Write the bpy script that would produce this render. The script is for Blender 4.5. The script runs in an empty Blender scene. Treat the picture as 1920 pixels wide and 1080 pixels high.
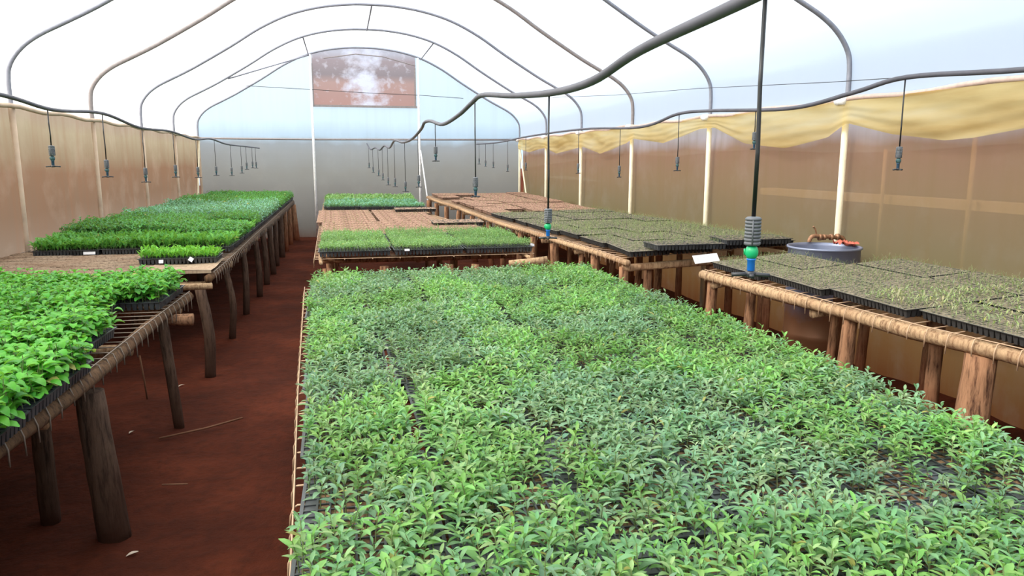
import bpy, math, random
import numpy as np
from mathutils import Vector, Matrix

random.seed(7)
RNG = np.random.default_rng(11)
SC = bpy.context.scene
COL = SC.collection

# ------------------------------------------------------------------ camera
cam_d = bpy.data.cameras.new('camera')
cam_d.sensor_width = 36.0
cam_d.lens = 1400 / 1920 * 36.0
cam_d.clip_start = 0.05
cam = bpy.data.objects.new('camera', cam_d)
COL.objects.link(cam)
cam.location = (0, 0, 1.7)
cam.rotation_euler = (math.radians(90 - 9.608), 0, math.radians(-12.70))
SC.camera = cam

# ------------------------------------------------------------------ world, sun, exposure
SUN_DIR = Vector((-0.80, -0.12, 0.62)).normalized()
world = bpy.data.worlds.new('world')
SC.world = world
world.use_nodes = True
wn = world.node_tree
wn.nodes.clear()


def wnode(t, **k):
    n = wn.nodes.new(t)
    for a, b in k.items():
        setattr(n, a, b)
    return n


w_tc = wnode('ShaderNodeTexCoord')
w_dot = wnode('ShaderNodeVectorMath', operation='DOT_PRODUCT')
w_dot.inputs[1].default_value = SUN_DIR
w_rmp = wnode('ShaderNodeValToRGB')
cr = w_rmp.color_ramp
cr.elements[0].position = 0.0
cr.elements[0].color = (0.50, 0.68, 0.92, 1)
cr.elements[1].position = 1.0
cr.elements[1].color = (3.6, 3.4, 3.1, 1)
e = cr.elements.new(0.40); e.color = (0.62, 0.80, 1.0, 1)
e = cr.elements.new(0.70); e.color = (1.15, 1.2, 1.25, 1)
w_map = wnode('ShaderNodeMapRange')
w_map.inputs['From Min'].default_value = -1
w_map.inputs['From Max'].default_value = 1
w_bg = wnode('ShaderNodeBackground')
w_bg.inputs['Strength'].default_value = 1.35
w_out = wnode('ShaderNodeOutputWorld')
wn.links.new(w_tc.outputs['Generated'], w_dot.inputs[0])
wn.links.new(w_dot.outputs['Value'], w_map.inputs['Value'])
wn.links.new(w_map.outputs[0], w_rmp.inputs[0])
wn.links.new(w_rmp.outputs[0], w_bg.inputs['Color'])
wn.links.new(w_bg.outputs[0], w_out.inputs['Surface'])

sun_d = bpy.data.lights.new('sun', 'SUN')
sun_d.energy = 5.0
sun_d.angle = math.radians(12)
sun_d.color = (1.0, 0.94, 0.84)
sun = bpy.data.objects.new('sun', sun_d)
COL.objects.link(sun)
sun.rotation_euler = SUN_DIR.to_track_quat('Z', 'Y').to_euler()

SC.view_settings.view_transform = 'Standard'
SC.view_settings.look = 'None'
SC.view_settings.gamma = 1
SC.view_settings.use_curve_mapping = False
SC.view_settings.exposure = 0.0
SC.cycles.use_denoising = True
SC.cycles.max_bounces = 8
SC.cycles.diffuse_bounces = 4
SC.cycles.transparent_max_bounces = 16


# ------------------------------------------------------------------ materials
class NT:
    def __init__(self, name):
        self.m = bpy.data.materials.new(name)
        self.m.use_nodes = True
        self.t = self.m.node_tree
        self.t.nodes.clear()
        self.out = self.n('ShaderNodeOutputMaterial')

    def n(self, t, **k):
        x = self.t.nodes.new(t)
        for a, b in k.items():
            setattr(x, a, b)
        return x

    def l(self, a, b):
        self.t.links.new(a, b)

    def coord(self, kind='Object', scale=(1, 1, 1)):
        tc = self.n('ShaderNodeTexCoord')
        mp = self.n('ShaderNodeMapping')
        mp.inputs['Scale'].default_value = scale
        self.l(tc.outputs[kind], mp.inputs[0])
        return mp.outputs[0]

    def noise(self, vec, scale=5, detail=4, rough=0.55):
        x = self.n('ShaderNodeTexNoise')
        x.inputs['Scale'].default_value = scale
        x.inputs['Detail'].default_value = detail
        x.inputs['Roughness'].default_value = rough
        self.l(vec, x.inputs['Vector'])
        return x.outputs['Fac']

    def ramp(self, fac, stops):
        x = self.n('ShaderNodeValToRGB')
        c = x.color_ramp
        while len(c.elements) > 1:
            c.elements.remove(c.elements[-1])
        c.elements[0].position = stops[0][0]
        c.elements[0].color = (*stops[0][1], 1)
        for p, col in stops[1:]:
            e = c.elements.new(p)
            e.color = (*col, 1)
        self.l(fac, x.inputs[0])
        return x.outputs[0]

    def mix(self, fac, a, b, mode='MIX'):
        x = self.n('ShaderNodeMix', data_type='RGBA', blend_type=mode)
        for s, v in ((x.inputs[0], fac), (x.inputs[6], a), (x.inputs[7], b)):
            if isinstance(v, (int, float)):
                s.default_value = v
            elif isinstance(v, tuple):
                s.default_value = (*v, 1)
            else:
                self.l(v, s)
        return x.outputs[2]

    def sep_z(self, kind='Object', axis='Z'):
        tc = self.n('ShaderNodeTexCoord')
        s = self.n('ShaderNodeSeparateXYZ')
        self.l(tc.outputs[kind], s.inputs[0])
        return s.outputs[axis]

    def mrange(self, v, a, b, c=0, d=1):
        x = self.n('ShaderNodeMapRange')
        self.l(v, x.inputs[0])
        for i, q in enumerate((a, b, c, d)):
            x.inputs[i + 1].default_value = q
        return x.outputs[0]

    def math(self, op, a, b):
        x = self.n('ShaderNodeMath', operation=op)
        for s, v in ((x.inputs[0], a), (x.inputs[1], b)):
            if isinstance(v, (int, float)):
                s.default_value = v
            else:
                self.l(v, s)
        return x.outputs[0]

    def principled(self, col, rough=0.7, spec=0.3, metal=0.0, bump=None, bstr=0.3, bdist=0.01):
        p = self.n('ShaderNodeBsdfPrincipled')
        if isinstance(col, tuple):
            p.inputs['Base Color'].default_value = (*col, 1)
        else:
            self.l(col, p.inputs['Base Color'])
        p.inputs['Roughness'].default_value = rough
        p.inputs['Specular IOR Level'].default_value = spec
        p.inputs['Metallic'].default_value = metal
        if bump is not None:
            b = self.n('ShaderNodeBump')
            b.inputs['Strength'].default_value = bstr
            b.inputs['Distance'].default_value = bdist
            self.l(bump, b.inputs['Height'])
            self.l(b.outputs[0], p.inputs['Normal'])
        return p.outputs[0]

    def done(self, sh):
        self.l(sh, self.out.inputs['Surface'])
        return self.m


def simple(name, col, rough=0.6, spec=0.3, metal=0.0, var=0.12, scale=20):
    m = NT(name)
    c = m.coord()
    f = m.noise(c, scale, 3)
    lo = tuple(max(0, v * (1 - var)) for v in col)
    hi = tuple(min(1, v * (1 + var)) for v in col)
    return m.done(m.principled(m.ramp(f, [(0.3, lo), (0.7, hi)]), rough, spec, metal))


def film(name, stops, z0, z1, transp, streak=0.25, patch=0.2, dirt=(0.25, 0.14, 0.08), transl=0.8, axis='Z', low=None):
    """Weathered plastic film: lets some light straight through, scatters the rest, stained by dust; stops can also hold shade."""
    m = NT(name)
    z = m.sep_z('Object', axis)
    f = m.mrange(z, z0, z1)
    wob = m.noise(m.coord('Object', (0.8, 0.8, 0.8)), 1.5, 4)
    f = m.math('ADD', f, m.math('MULTIPLY', m.math('SUBTRACT', wob, 0.5), 0.10))
    col = m.ramp(f, stops)
    st = m.noise(m.coord('Object', (3.0, 3.0, 0.12)), 2.2, 4, 0.6)
    col = m.mix(m.mrange(st, 0.45, 0.75, 0, streak), col, dirt)
    pt = m.noise(m.coord('Object', (1, 1, 1)), 2.0, 5, 0.6)
    col = m.mix(m.mrange(pt, 0.5, 0.8, 0, patch), col, (0.9, 0.86, 0.78))
    tr = m.n('ShaderNodeBsdfTranslucent'); m.l(col, tr.inputs[0])
    df = m.n('ShaderNodeBsdfDiffuse'); m.l(col, df.inputs[0])
    tp = m.n('ShaderNodeBsdfTransparent'); m.l(col, tp.inputs[0])
    a = m.n('ShaderNodeMixShader'); a.inputs[0].default_value = transl
    m.l(df.outputs[0], a.inputs[1]); m.l(tr.outputs[0], a.inputs[2])
    b = m.n('ShaderNodeMixShader'); b.inputs[0].default_value = transp
    if low:      # thick dust below this height lets nothing through unscattered
        m.l(m.mrange(z, low[0], low[1], low[2], transp), b.inputs[0])
    m.l(a.outputs[0], b.inputs[1]); m.l(tp.outputs[0], b.inputs[2])
    return m.done(b.outputs[0])


M = {}
M['roof'] = film('roof_film', [(0, (0.93, 0.94, 0.93)), (1, (0.95, 0.97, 0.99))], 2, 4.2, 0.42, 0.06, 0.15,
                 dirt=(0.80, 0.74, 0.66), transl=0.86)
M['wall_right'] = film('right_side_film', [(0.0, (0.30, 0.11, 0.035)), (0.15, (0.42, 0.21, 0.07)), (0.27, (0.15, 0.075, 0.035)), (0.36, (0.20, 0.11, 0.05)), (0.42, (0.36, 0.29, 0.14)), (0.50, (0.39, 0.30, 0.16)),  # dark stops under bench height paint shade; browns stand for soil outside
                                           (0.68, (0.46, 0.31, 0.175)), (0.83, (0.50, 0.30, 0.19)), (0.90, (0.74, 0.64, 0.62)),
                                           (1.0, (0.85, 0.8, 0.7))], 0, 2.2, 0.10, 0.35, 0.10, dirt=(0.40, 0.27, 0.12))
M['wall_left'] = film('left_side_film', [(0.0, (0.04, 0.02, 0.012)), (0.30, (0.08, 0.05, 0.03)), (0.40, (0.125, 0.098, 0.078)), (0.55, (0.112, 0.078, 0.056)),  # near black foot stops put the under-bench darkness into the film
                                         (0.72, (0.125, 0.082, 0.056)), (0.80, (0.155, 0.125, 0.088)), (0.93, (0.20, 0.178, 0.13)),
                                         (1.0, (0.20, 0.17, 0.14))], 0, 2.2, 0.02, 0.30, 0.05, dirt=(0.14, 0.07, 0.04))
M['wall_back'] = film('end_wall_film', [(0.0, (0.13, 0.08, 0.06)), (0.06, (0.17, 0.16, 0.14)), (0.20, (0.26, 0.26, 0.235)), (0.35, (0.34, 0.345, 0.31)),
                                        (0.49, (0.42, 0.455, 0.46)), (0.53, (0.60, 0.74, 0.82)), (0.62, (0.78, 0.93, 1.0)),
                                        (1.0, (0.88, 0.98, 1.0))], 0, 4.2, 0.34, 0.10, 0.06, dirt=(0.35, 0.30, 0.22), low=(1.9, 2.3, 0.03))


def vent_net():
    m = NT('vent_net')
    z = m.sep_z()
    c = m.coord()
    a = m.noise(m.coord('Object', (1, 1, 1.3)), 2.6, 6, 0.62)
    base = m.ramp(m.mrange(z, 2.9, 4.1), [(0, (0.55, 0.33, 0.28)), (0.45, (0.56, 0.38, 0.33)), (0.60, (0.36, 0.31, 0.31)),
                                         (0.85, (0.46, 0.38, 0.38)), (1, (0.6, 0.6, 0.65))])
    x = m.sep_z('Object', 'X')
    cx = m.math('ABSOLUTE', m.math('SUBTRACT', x, 0.62), 0)
    hole = m.mrange(m.math('ADD', m.math('MULTIPLY', cx, 0.5), m.math('SUBTRACT', 0.62, a)), 0.10, 0.36, 1, 0)
    col = m.mix(hole, base, (0.86, 0.88, 0.98))
    sp = m.noise(c, 7, 4)
    col = m.mix(m.mrange(sp, 0.56, 0.7, 0, 0.6), col, (0.78, 0.74, 0.78))
    tr = m.n('ShaderNodeBsdfTranslucent'); m.l(col, tr.inputs[0])
    df = m.n('ShaderNodeBsdfDiffuse'); m.l(col, df.inputs[0])
    s = m.n('ShaderNodeMixShader'); s.inputs[0].default_value = 0.8
    m.l(df.outputs[0], s.inputs[1]); m.l(tr.outputs[0], s.inputs[2])
    tp = m.n('ShaderNodeBsdfTransparent'); m.l(col, tp.inputs[0])
    b = m.n('ShaderNodeMixShader'); b.inputs[0].default_value = 0.25
    m.l(s.outputs[0], b.inputs[1]); m.l(tp.outputs[0], b.inputs[2])
    return m.done(b.outputs[0])


M['net'] = vent_net()


def shade_mat():
    m = NT('yellow_cloth')
    w = m.n('ShaderNodeTexNoise')
    w.inputs['Scale'].default_value = 1.6
    w.inputs['Detail'].default_value = 5
    m.l(m.coord('Object', (1, 0.5, 3.5)), w.inputs['Vector'])
    col = m.ramp(w.outputs['Fac'], [(0.3, (0.60, 0.44, 0.18)), (0.5, (0.80, 0.66, 0.34)), (0.7, (0.88, 0.80, 0.52))])
    tr = m.n('ShaderNodeBsdfTranslucent'); m.l(col, tr.inputs[0])
    df = m.n('ShaderNodeBsdfDiffuse'); m.l(col, df.inputs[0])
    s = m.n('ShaderNodeMixShader'); s.inputs[0].default_value = 0.6
    m.l(df.outputs[0], s.inputs[1]); m.l(tr.outputs[0], s.inputs[2])
    tp = m.n('ShaderNodeBsdfTransparent'); m.l(col, tp.inputs[0])
    b = m.n('ShaderNodeMixShader'); b.inputs[0].default_value = 0.35
    m.l(s.outputs[0], b.inputs[1]); m.l(tp.outputs[0], b.inputs[2])
    return m.done(b.outputs[0])


M['shade'] = shade_mat()


def soil_floor():
    m = NT('red_earth')
    c = m.coord()
    a = m.noise(c, 1.3, 6, 0.6)
    b = m.noise(c, 14, 6, 0.65)
    col = m.ramp(a, [(0.3, (0.050, 0.013, 0.007)), (0.5, (0.080, 0.019, 0.009)), (0.7, (0.13, 0.031, 0.014))])
    col = m.mix(m.mrange(b, 0.45, 0.7, 0, 0.5), col, (0.03, 0.010, 0.006))
    return m.done(m.principled(col, 0.95, 0.1, bump=b, bstr=0.8, bdist=0.03))


M['floor'] = soil_floor()


def wood(name, light, dark, mud, bark_scale=1.0, mudz=None):
    m = NT(name)
    c = m.coord('Object', (14, 14, 1.6))
    a = m.noise(c, 3.0 * bark_scale, 8, 0.7)
    col = m.ramp(a, [(0.36, dark), (0.52, light), (0.75, tuple(min(1, v * 1.25) for v in light))])
    k = m.noise(m.coord('Object', (1, 1, 1)), 3, 4)
    if mudz:
        z = m.sep_z()
        f = m.math('ADD', m.mrange(z, mudz[0], mudz[1], 1, 0), m.mrange(k, 0.4, 0.8, -0.2, 0.5))
        n = m.n('ShaderNodeClamp'); m.l(f, n.inputs[0]); f = n.outputs[0]
    else:
        f = m.mrange(k, 0.45, 0.75, 0, 0.6)
    col = m.mix(f, col, mud)
    return m.done(m.principled(col, 0.85, 0.15, bump=a, bstr=0.9, bdist=0.012))


M['rail'] = wood('pale_log', (0.50, 0.34, 0.20), (0.20, 0.11, 0.06), (0.32, 0.16, 0.085))
M['leg'] = wood('post_log', (0.36, 0.19, 0.105), (0.07, 0.032, 0.02), (0.19, 0.055, 0.024), mudz=(0.05, 0.6))
M['leg_shaded'] = wood('shaded_post_log', (0.13, 0.08, 0.055), (0.04, 0.024, 0.017), (0.05, 0.020, 0.012), mudz=(0.0, 0.5))  # post wood darkened so shade under the left benches sits in its colour
M['rail_dark'] = wood('brown_log', (0.15, 0.085, 0.045), (0.05, 0.03, 0.02), (0.11, 0.055, 0.03))
M['wire_dark'] = simple('dull_wire', (0.24, 0.19, 0.15), 0.6, 0.4, 0.2)
M['twig'] = wood('twig_mat', (0.36, 0.27, 0.19), (0.16, 0.11, 0.08), (0.30, 0.18, 0.12))
M['board'] = wood('board', (0.42, 0.32, 0.22), (0.30, 0.2, 0.14), (0.34, 0.22, 0.15))
M['wire'] = simple('rusty_wire', (0.50, 0.34, 0.22), 0.6, 0.4, 0.2)
M['tray'] = simple('tray_plastic', (0.045, 0.05, 0.055), 0.45, 0.5, 0, 0.5, 9)
M['tray_dusty'] = simple('tray_plastic_dusty', (0.17, 0.155, 0.125), 0.8, 0.2, 0, 0.35, 9)
M['tray_brown'] = simple('tray_plastic_brown_dust', (0.27, 0.17, 0.125), 0.85, 0.15, 0, 0.3, 9)
M['soil'] = simple('peat', (0.16, 0.095, 0.055), 0.95, 0.1, 0, 0.7, 60)
M['soil_dusty'] = simple('dry_peat', (0.21, 0.175, 0.125), 0.95, 0.1, 0, 0.45, 45)
M['soil_brown'] = simple('dry_brown_peat', (0.38, 0.24, 0.17), 0.95, 0.1, 0, 0.35, 30)
M['hoop'] = simple('galvanised_tube', (0.24, 0.25, 0.30), 0.5, 0.5, 0.3)
M['hoop_rust'] = simple('dirty_tube', (0.27, 0.24, 0.24), 0.6, 0.4, 0.1)
M['post'] = simple('cream_post', (0.78, 0.70, 0.52), 0.6, 0.3, 0, 0.10, 6)
M['post_left'] = simple('brown_shaded_post', (0.50, 0.38, 0.28), 0.7, 0.3, 0, 0.15, 6)  # shade of the left side put into post colour; also brown eave rail
M['clamp'] = simple('white_clamp', (0.85, 0.85, 0.86), 0.5)
M['pipe'] = simple('grey_pipe', (0.075, 0.075, 0.095), 0.55, 0.4, 0, 0.2, 8)
M['eave'] = simple('eave_tube', (0.50, 0.38, 0.34), 0.6, 0.3)
M['hose'] = simple('black_hose', (0.02, 0.022, 0.025), 0.4, 0.5)
M['weight'] = simple('grey_plastic', (0.11, 0.12, 0.135), 0.5, 0.4)
M['green'] = simple('green_plastic', (0.01, 0.42, 0.16), 0.35, 0.5)
M['blue'] = simple('blue_plastic', (0.01, 0.16, 0.62), 0.35, 0.5)
M['blackp'] = simple('black_plastic', (0.03, 0.033, 0.04), 0.4, 0.5)
M['drum'] = simple('drum_steel', (0.22, 0.25, 0.38), 0.35, 0.6, 0.5, 0.25, 5)
M['brass'] = simple('rusty_brass', (0.30, 0.16, 0.09), 0.55, 0.4, 0.4, 0.4, 40)
M['red'] = simple('red_rag', (0.50, 0.12, 0.08), 0.8)
M['paper'] = simple('paper', (0.80, 0.80, 0.82), 0.7)
M['stick'] = simple('dead_twig', (0.20, 0.10, 0.06), 0.9, 0.1)
M['pale_leaf'] = simple('dry_leaf', (0.62, 0.52, 0.42), 0.8)
M['concrete'] = simple('pale_kerb', (0.85, 0.74, 0.60), 0.9)
M['outpost'] = simple('outdoor_post', (0.80, 0.68, 0.52), 0.9)
M['bark'] = simple('tree_bark', (0.16, 0.10, 0.07), 0.95)
M['straw'] = simple('straw', (0.55, 0.40, 0.22), 0.9, 0.1)


def dusty_plastic(name, dust):
    m = NT(name)
    g = m.n('ShaderNodeNewGeometry')
    sp = m.n('ShaderNodeSeparateXYZ'); m.l(g.outputs['Normal'], sp.inputs[0])
    k = m.noise(m.coord(), 14, 4)
    f = m.math('MULTIPLY', m.mrange(sp.outputs['Z'], 0.3, 0.9), m.mrange(k, 0.3, 0.6, 0.75, 1.0))
    return m.done(m.principled(m.mix(f, (0.035, 0.034, 0.034), dust), 0.8, 0.2))


M['tray_dusty'] = dusty_plastic('tray_plastic_dusty', (0.20, 0.19, 0.145))


def leaf_material(name, trans=0.35, rough=0.45):
    m = NT(name)
    at = m.n('ShaderNodeAttribute', attribute_name='tint')
    k = m.noise(m.coord(), 90, 2)
    col = m.mix(m.mrange(k, 0.3, 0.7, 0, 0.35), at.outputs['Color'], (0.35, 0.50, 0.24), 'MULTIPLY')
    col = m.mix(0.35, at.outputs['Color'], col)
    p = m.n('ShaderNodeBsdfPrincipled')
    m.l(col, p.inputs['Base Color'])
    p.inputs['Roughness'].default_value = rough
    p.inputs['Specular IOR Level'].default_value = 0.3
    tr = m.n('ShaderNodeBsdfTranslucent')
    m.l(m.mix(0.5, col, (0.30, 0.55, 0.06)), tr.inputs[0])
    s = m.n('ShaderNodeMixShader'); s.inputs[0].default_value = trans
    m.l(p.outputs[0], s.inputs[1]); m.l(tr.outputs[0], s.inputs[2])
    return m.done(s.outputs[0])


M['leaf'] = leaf_material('leaf')


# ------------------------------------------------------------------ mesh helpers
class MB:
    def __init__(self):
        self.v = []
        self.f = []

    def box(self, x0, x1, y0, y1, z0, z1, taper=0.0):
        b = len(self.v)
        tx, ty = (x1 - x0) * taper / 2, (y1 - y0) * taper / 2
        self.v += [(x0 + tx, y0 + ty, z0), (x1 - tx, y0 + ty, z0), (x1 - tx, y1 - ty, z0), (x0 + tx, y1 - ty, z0),
                   (x0, y0, z1), (x1, y0, z1), (x1, y1, z1), (x0, y1, z1)]
        self.f += [tuple(b + i for i in q) for q in
                   ((3, 2, 1, 0), (4, 5, 6, 7), (0, 1, 5, 4), (1, 2, 6, 5), (2, 3, 7, 6), (3, 0, 4, 7))]

    def tube(self, pts, rad, n=8, caps=True, rough=0.0, flat=1.0):
        pts = [Vector(p) for p in pts]
        rs = rad if isinstance(rad, (list, tuple)) else [rad] * len(pts)
        b0 = len(self.v)
        prev = None
        ph = random.random() * 6
        lump = [1 + random.uniform(-rough, rough) for _ in range(n)]
        for i, p in enumerate(pts):
            d = (pts[min(i + 1, len(pts) - 1)] - pts[max(i - 1, 0)]).normalized()
            if prev is None:
                a = Vector((0, 0, 1)) if abs(d.z) < 0.9 else Vector((1, 0, 0))
                u = d.cross(a).normalized()
            else:
                u = (prev - d * prev.dot(d)).normalized()
            prev = u
            w = d.cross(u)
            for k in range(n):
                t = 2 * math.pi * k / n
                r = rs[i] * lump[k] * (1 + random.uniform(-rough, rough) * 0.5)
                q = p + u * (math.cos(t) * r) + w * (math.sin(t) * r * flat)
                self.v.append(tuple(q))
        for i in range(len(pts) - 1):
            for k in range(n):
                a = b0 + i * n + k
                c = b0 + i * n + (k + 1) % n
                self.f.append((a, c, c + n, a + n))
        if caps:
            self.f.append(tuple(b0 + k for k in reversed(range(n))))
            e = b0 + (len(pts) - 1) * n
            self.f.append(tuple(e + k for k in range(n)))

    def lathe(self, prof, n=24, c=(0, 0, 0), close=True):
        b0 = len(self.v)
        for r, z in prof:
            for k in range(n):
                t = 2 * math.pi * k / n
                self.v.append((c[0] + r * math.cos(t), c[1] + r * math.sin(t), c[2] + z))
        for i in range(len(prof) - 1):
            for k in range(n):
                a = b0 + i * n + k
                d = b0 + i * n + (k + 1) % n
                self.f.append((a, d, d + n, a + n))
        if close:
            self.f.append(tuple(b0 + k for k in reversed(range(n))))
            e = b0 + (len(prof) - 1) * n
            self.f.append(tuple(e + k for k in range(n)))

    def grid(self, fn, nu, nv):
        b0 = len(self.v)
        for i in range(nu + 1):
            for j in range(nv + 1):
                self.v.append(tuple(fn(i / nu, j / nv)))
        for i in range(nu):
            for j in range(nv):
                a = b0 + i * (nv + 1) + j
                self.f.append((a, a + 1, a + nv + 2, a + nv + 1))

    def mesh(self, name, mat, smooth=True):
        me = bpy.data.meshes.new(name)
        me.from_pydata(self.v, [], self.f)
        if smooth:
            me.polygons.foreach_set('use_smooth', [True] * len(me.polygons))
        me.materials.append(mat)
        me.update()
        return me

    def build(self, name, mat, parent=None, smooth=True, loc=None, rot=None):
        o = bpy.data.objects.new(name, self.mesh(name, mat, smooth))
        COL.objects.link(o)
        if parent is not None:
            o.parent = parent
        if loc is not None:
            o.location = loc
        if rot is not None:
            o.rotation_euler = rot
        return o


def tag(o, label=None, cat=None, group=None, kind=None):
    if label: o['label'] = label
    if cat: o['category'] = cat
    if group: o['group'] = group
    if kind: o['kind'] = kind
    return o


def empty(name, loc=(0, 0, 0), label=None, cat=None, group=None, rz=0):
    o = bpy.data.objects.new(name, None)
    o.empty_display_size = 0.1
    COL.objects.link(o)
    o.location = loc
    o.rotation_euler = (0, 0, rz)
    return tag(o, label, cat, group)


def copy_tree(o, parent=None):
    c = o.copy()
    COL.objects.link(c)
    if parent is not None:
        c.parent = parent
    for ch in o.children:
        copy_tree(ch, c)
    return c


ORD = ['zeroth', 'first', 'second', 'third', 'fourth', 'fifth', 'sixth', 'seventh', 'eighth', 'ninth', 'tenth', 'eleventh',
       'twelfth', 'thirteenth', 'fourteenth', 'fifteenth', 'sixteenth', 'seventeenth', 'eighteenth', 'nineteenth', 'twentieth',
       'twenty-first', 'twenty-second', 'twenty-third', 'twenty-fourth', 'twenty-fifth', 'twenty-sixth', 'twenty-seventh',
       'twenty-eighth', 'twenty-ninth', 'thirtieth', 'thirty-first', 'thirty-second']


def interp(pts, y):
    """pts: list of (y, a, b...) sorted by y -> interpolated (a, b...)"""
    if y <= pts[0][0]:
        p, q = pts[0], pts[1]
    elif y >= pts[-1][0]:
        p, q = pts[-2], pts[-1]
    else:
        for p, q in zip(pts, pts[1:]):
            if p[0] <= y <= q[0]:
                break
    t = (y - p[0]) / (q[0] - p[0])
    t = max(0, min(1, t))
    return tuple(a + (b - a) * t for a, b in zip(p[1:], q[1:]))


# ------------------------------------------------------------------ the tunnel
XL, XR, XC = -3.01, 4.15, 0.57
Y_END, Y_BACK = 17.6, -3.9
HALF = [(3.58, 2.20), (3.58, 2.45), (3.55, 2.60), (3.44, 2.75), (3.28, 2.87), (3.05, 2.99), (2.75, 3.15), (2.2, 3.48), (1.75, 3.77),
        (1.3, 3.99), (0.85, 4.12), (0.4, 4.185), (0.0, 4.20)]
ARCH = [(XC - a, z) for a, z in HALF] + [(XC + a, z) for a, z in reversed(HALF[:-1])]


def smooth_arch(off=0.0):
    out = []
    n = len(ARCH)
    for i, (x, z) in enumerate(ARCH):
        a = ARCH[max(0, i - 1)]
        b = ARCH[min(n - 1, i + 1)]
        d = Vector((b[0] - a[0], b[1] - a[1])).normalized()
        nrm = Vector((-d.y, d.x))
        out.append((x + nrm.x * off, z + nrm.y * off))
    # Catmull-Rom refinement
    res = []
    for i in range(n - 1):
        p0, p1, p2, p3 = out[max(i - 1, 0)], out[i], out[i + 1], out[min(i + 2, n - 1)]
        for k in range(4):
            t = k / 4
            res.append(tuple(0.5 * (2 * p1[c] + (p2[c] - p0[c]) * t + (2 * p0[c] - 5 * p1[c] + 4 * p2[c] - p3[c]) * t * t
                                    + (3 * p1[c] - p0[c] - 3 * p2[c] + p3[c]) * t ** 3) for c in (0, 1)))
    res.append(out[-1])
    return res


HOOPS = [17.6, 15.2, 12.85, 10.45, 8.07, 5.65, 3.25, 0.85, -1.55, -3.9]

# floor
rf = random.Random(3)
mb = MB()
from mathutils import noise as mnoise


def floor_z(x, y):
    return 0.035 * mnoise.noise(Vector((x * 1.1, y * 1.1, 0))) + 0.012 * mnoise.noise(Vector((x * 5, y * 5, 3)))


mb.grid(lambda u, v: (XL - 0.1 + u * (XR - XL + 0.2), Y_BACK + v * (Y_END - Y_BACK + 0.2),
                      floor_z(XL - 0.1 + u * (XR - XL + 0.2), Y_BACK + v * (Y_END - Y_BACK + 0.2))), 90, 240)
tag(mb.build('floor', M['floor']), 'red bare earth floor of the greenhouse', 'floor', kind='structure')

# ground outside
mb = MB()
mb.grid(lambda u, v: (-40 + 80 * u, -30 + 90 * v, -0.06), 8, 8)
tag(mb.build('ground', M['floor']), 'red earth ground outside the plastic walls', 'ground', kind='structure')

# roof film
ra = smooth_arch(0.035)
mb = MB()
NY = 80


def roof_pt(u, v):
    i = u * (len(ra) - 1)
    a = ra[int(round(i))]
    y = Y_BACK + v * (Y_END - Y_BACK)
    ph = min(abs(y - h) for h in HOOPS)
    sag = 0.025 * min(1, ph / 1.2)
    return (XC + (a[0] - XC) * (1 - sag * 0.25), y, a[1] - sag * (1 if a[1] > 2.6 else 0.2))


mb.grid(roof_pt, len(ra) - 1, NY)
tag(mb.build('ceiling', M['roof']), 'white translucent plastic roof film over the hoops', 'roof', kind='structure')

# side walls
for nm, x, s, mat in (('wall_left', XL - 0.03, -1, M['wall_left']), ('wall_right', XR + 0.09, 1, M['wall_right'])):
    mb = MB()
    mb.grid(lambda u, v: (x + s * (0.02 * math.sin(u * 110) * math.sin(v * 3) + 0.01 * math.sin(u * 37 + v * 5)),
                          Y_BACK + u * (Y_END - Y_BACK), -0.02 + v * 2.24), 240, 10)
    tag(mb.build(nm, mat), 'dust stained plastic side wall, outdoor brown and shade put into its colours', 'wall', kind='structure')


# end walls (filled profile)
def end_wall(name, y, mat, hole=None, label='plastic end wall'):
    xs = sorted(set([round(XL - 0.03 + (XR - XL + 0.07) * i / 60, 3) for i in range(61)] + ([hole[0], hole[1]] if hole else [])))

    def top(x):
        for a, b in zip(ra, ra[1:]):
            if a[0] <= x <= b[0] and b[0] > a[0]:
                return a[1] + (b[1] - a[1]) * (x - a[0]) / (b[0] - a[0]) - 0.02
        return 2.2
    m_ = MB()
    n = MB()
    for x0, x1 in zip(xs, xs[1:]):
        t0, t1 = top(x0), top(x1)
        inh = hole and x0 >= hole[0] - 1e-6 and x1 <= hole[1] + 1e-6
        lim0 = hole[2] if inh else t0
        lim1 = hole[2] if inh else t1
        K = 6
        for k in range(K):
            b = len(m_.v)
            m_.v += [(x0, y, lim0 * k / K), (x1, y, lim1 * k / K), (x1, y, lim1 * (k + 1) / K), (x0, y, lim0 * (k + 1) / K)]
            m_.f.append((b, b + 1, b + 2, b + 3))
        if inh:
            b = len(n.v)
            n.v += [(x0, y + 0.01, hole[2]), (x1, y + 0.01, hole[2]), (x1, y + 0.01, t1), (x0, y + 0.01, t0)]
            n.f.append((b, b + 1, b + 2, b + 3))
    w = tag(m_.build(name, mat, smooth=False), label, 'wall', kind='structure')
    return w, n


wb, net = end_wall('wall_back', Y_END + 0.04, M['wall_back'], (-0.56, 1.72, 2.93),
                   'bluish and grey plastic end wall of the greenhouse')
end_wall('wall_front', Y_BACK - 0.02, M['wall_back'], None, 'plastic end wall behind the camera')
win = tag(net.build('window_1', M['net'], smooth=False), 'brown dusty netted vent high in the end wall', 'window', kind='structure')
fr = MB()
fr.box(-0.58, 1.74, Y_END - 0.015, Y_END + 0.03, 2.905, 2.95)
fr.box(1.685, 1.72, Y_END - 0.01, Y_END + 0.03, 2.95, 3.80)
fr.box(-0.565, -0.54, Y_END - 0.01, Y_END + 0.03, 2.95, 3.84)
fr.tube([(-0.3, Y_END, 3.95), (0.4, Y_END, 4.06), (1.0, Y_END, 4.02), (1.72, Y_END, 3.84)], 0.012, 6)
fr.build('window_frame', M['hoop_rust'], win, smooth=False)

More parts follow.
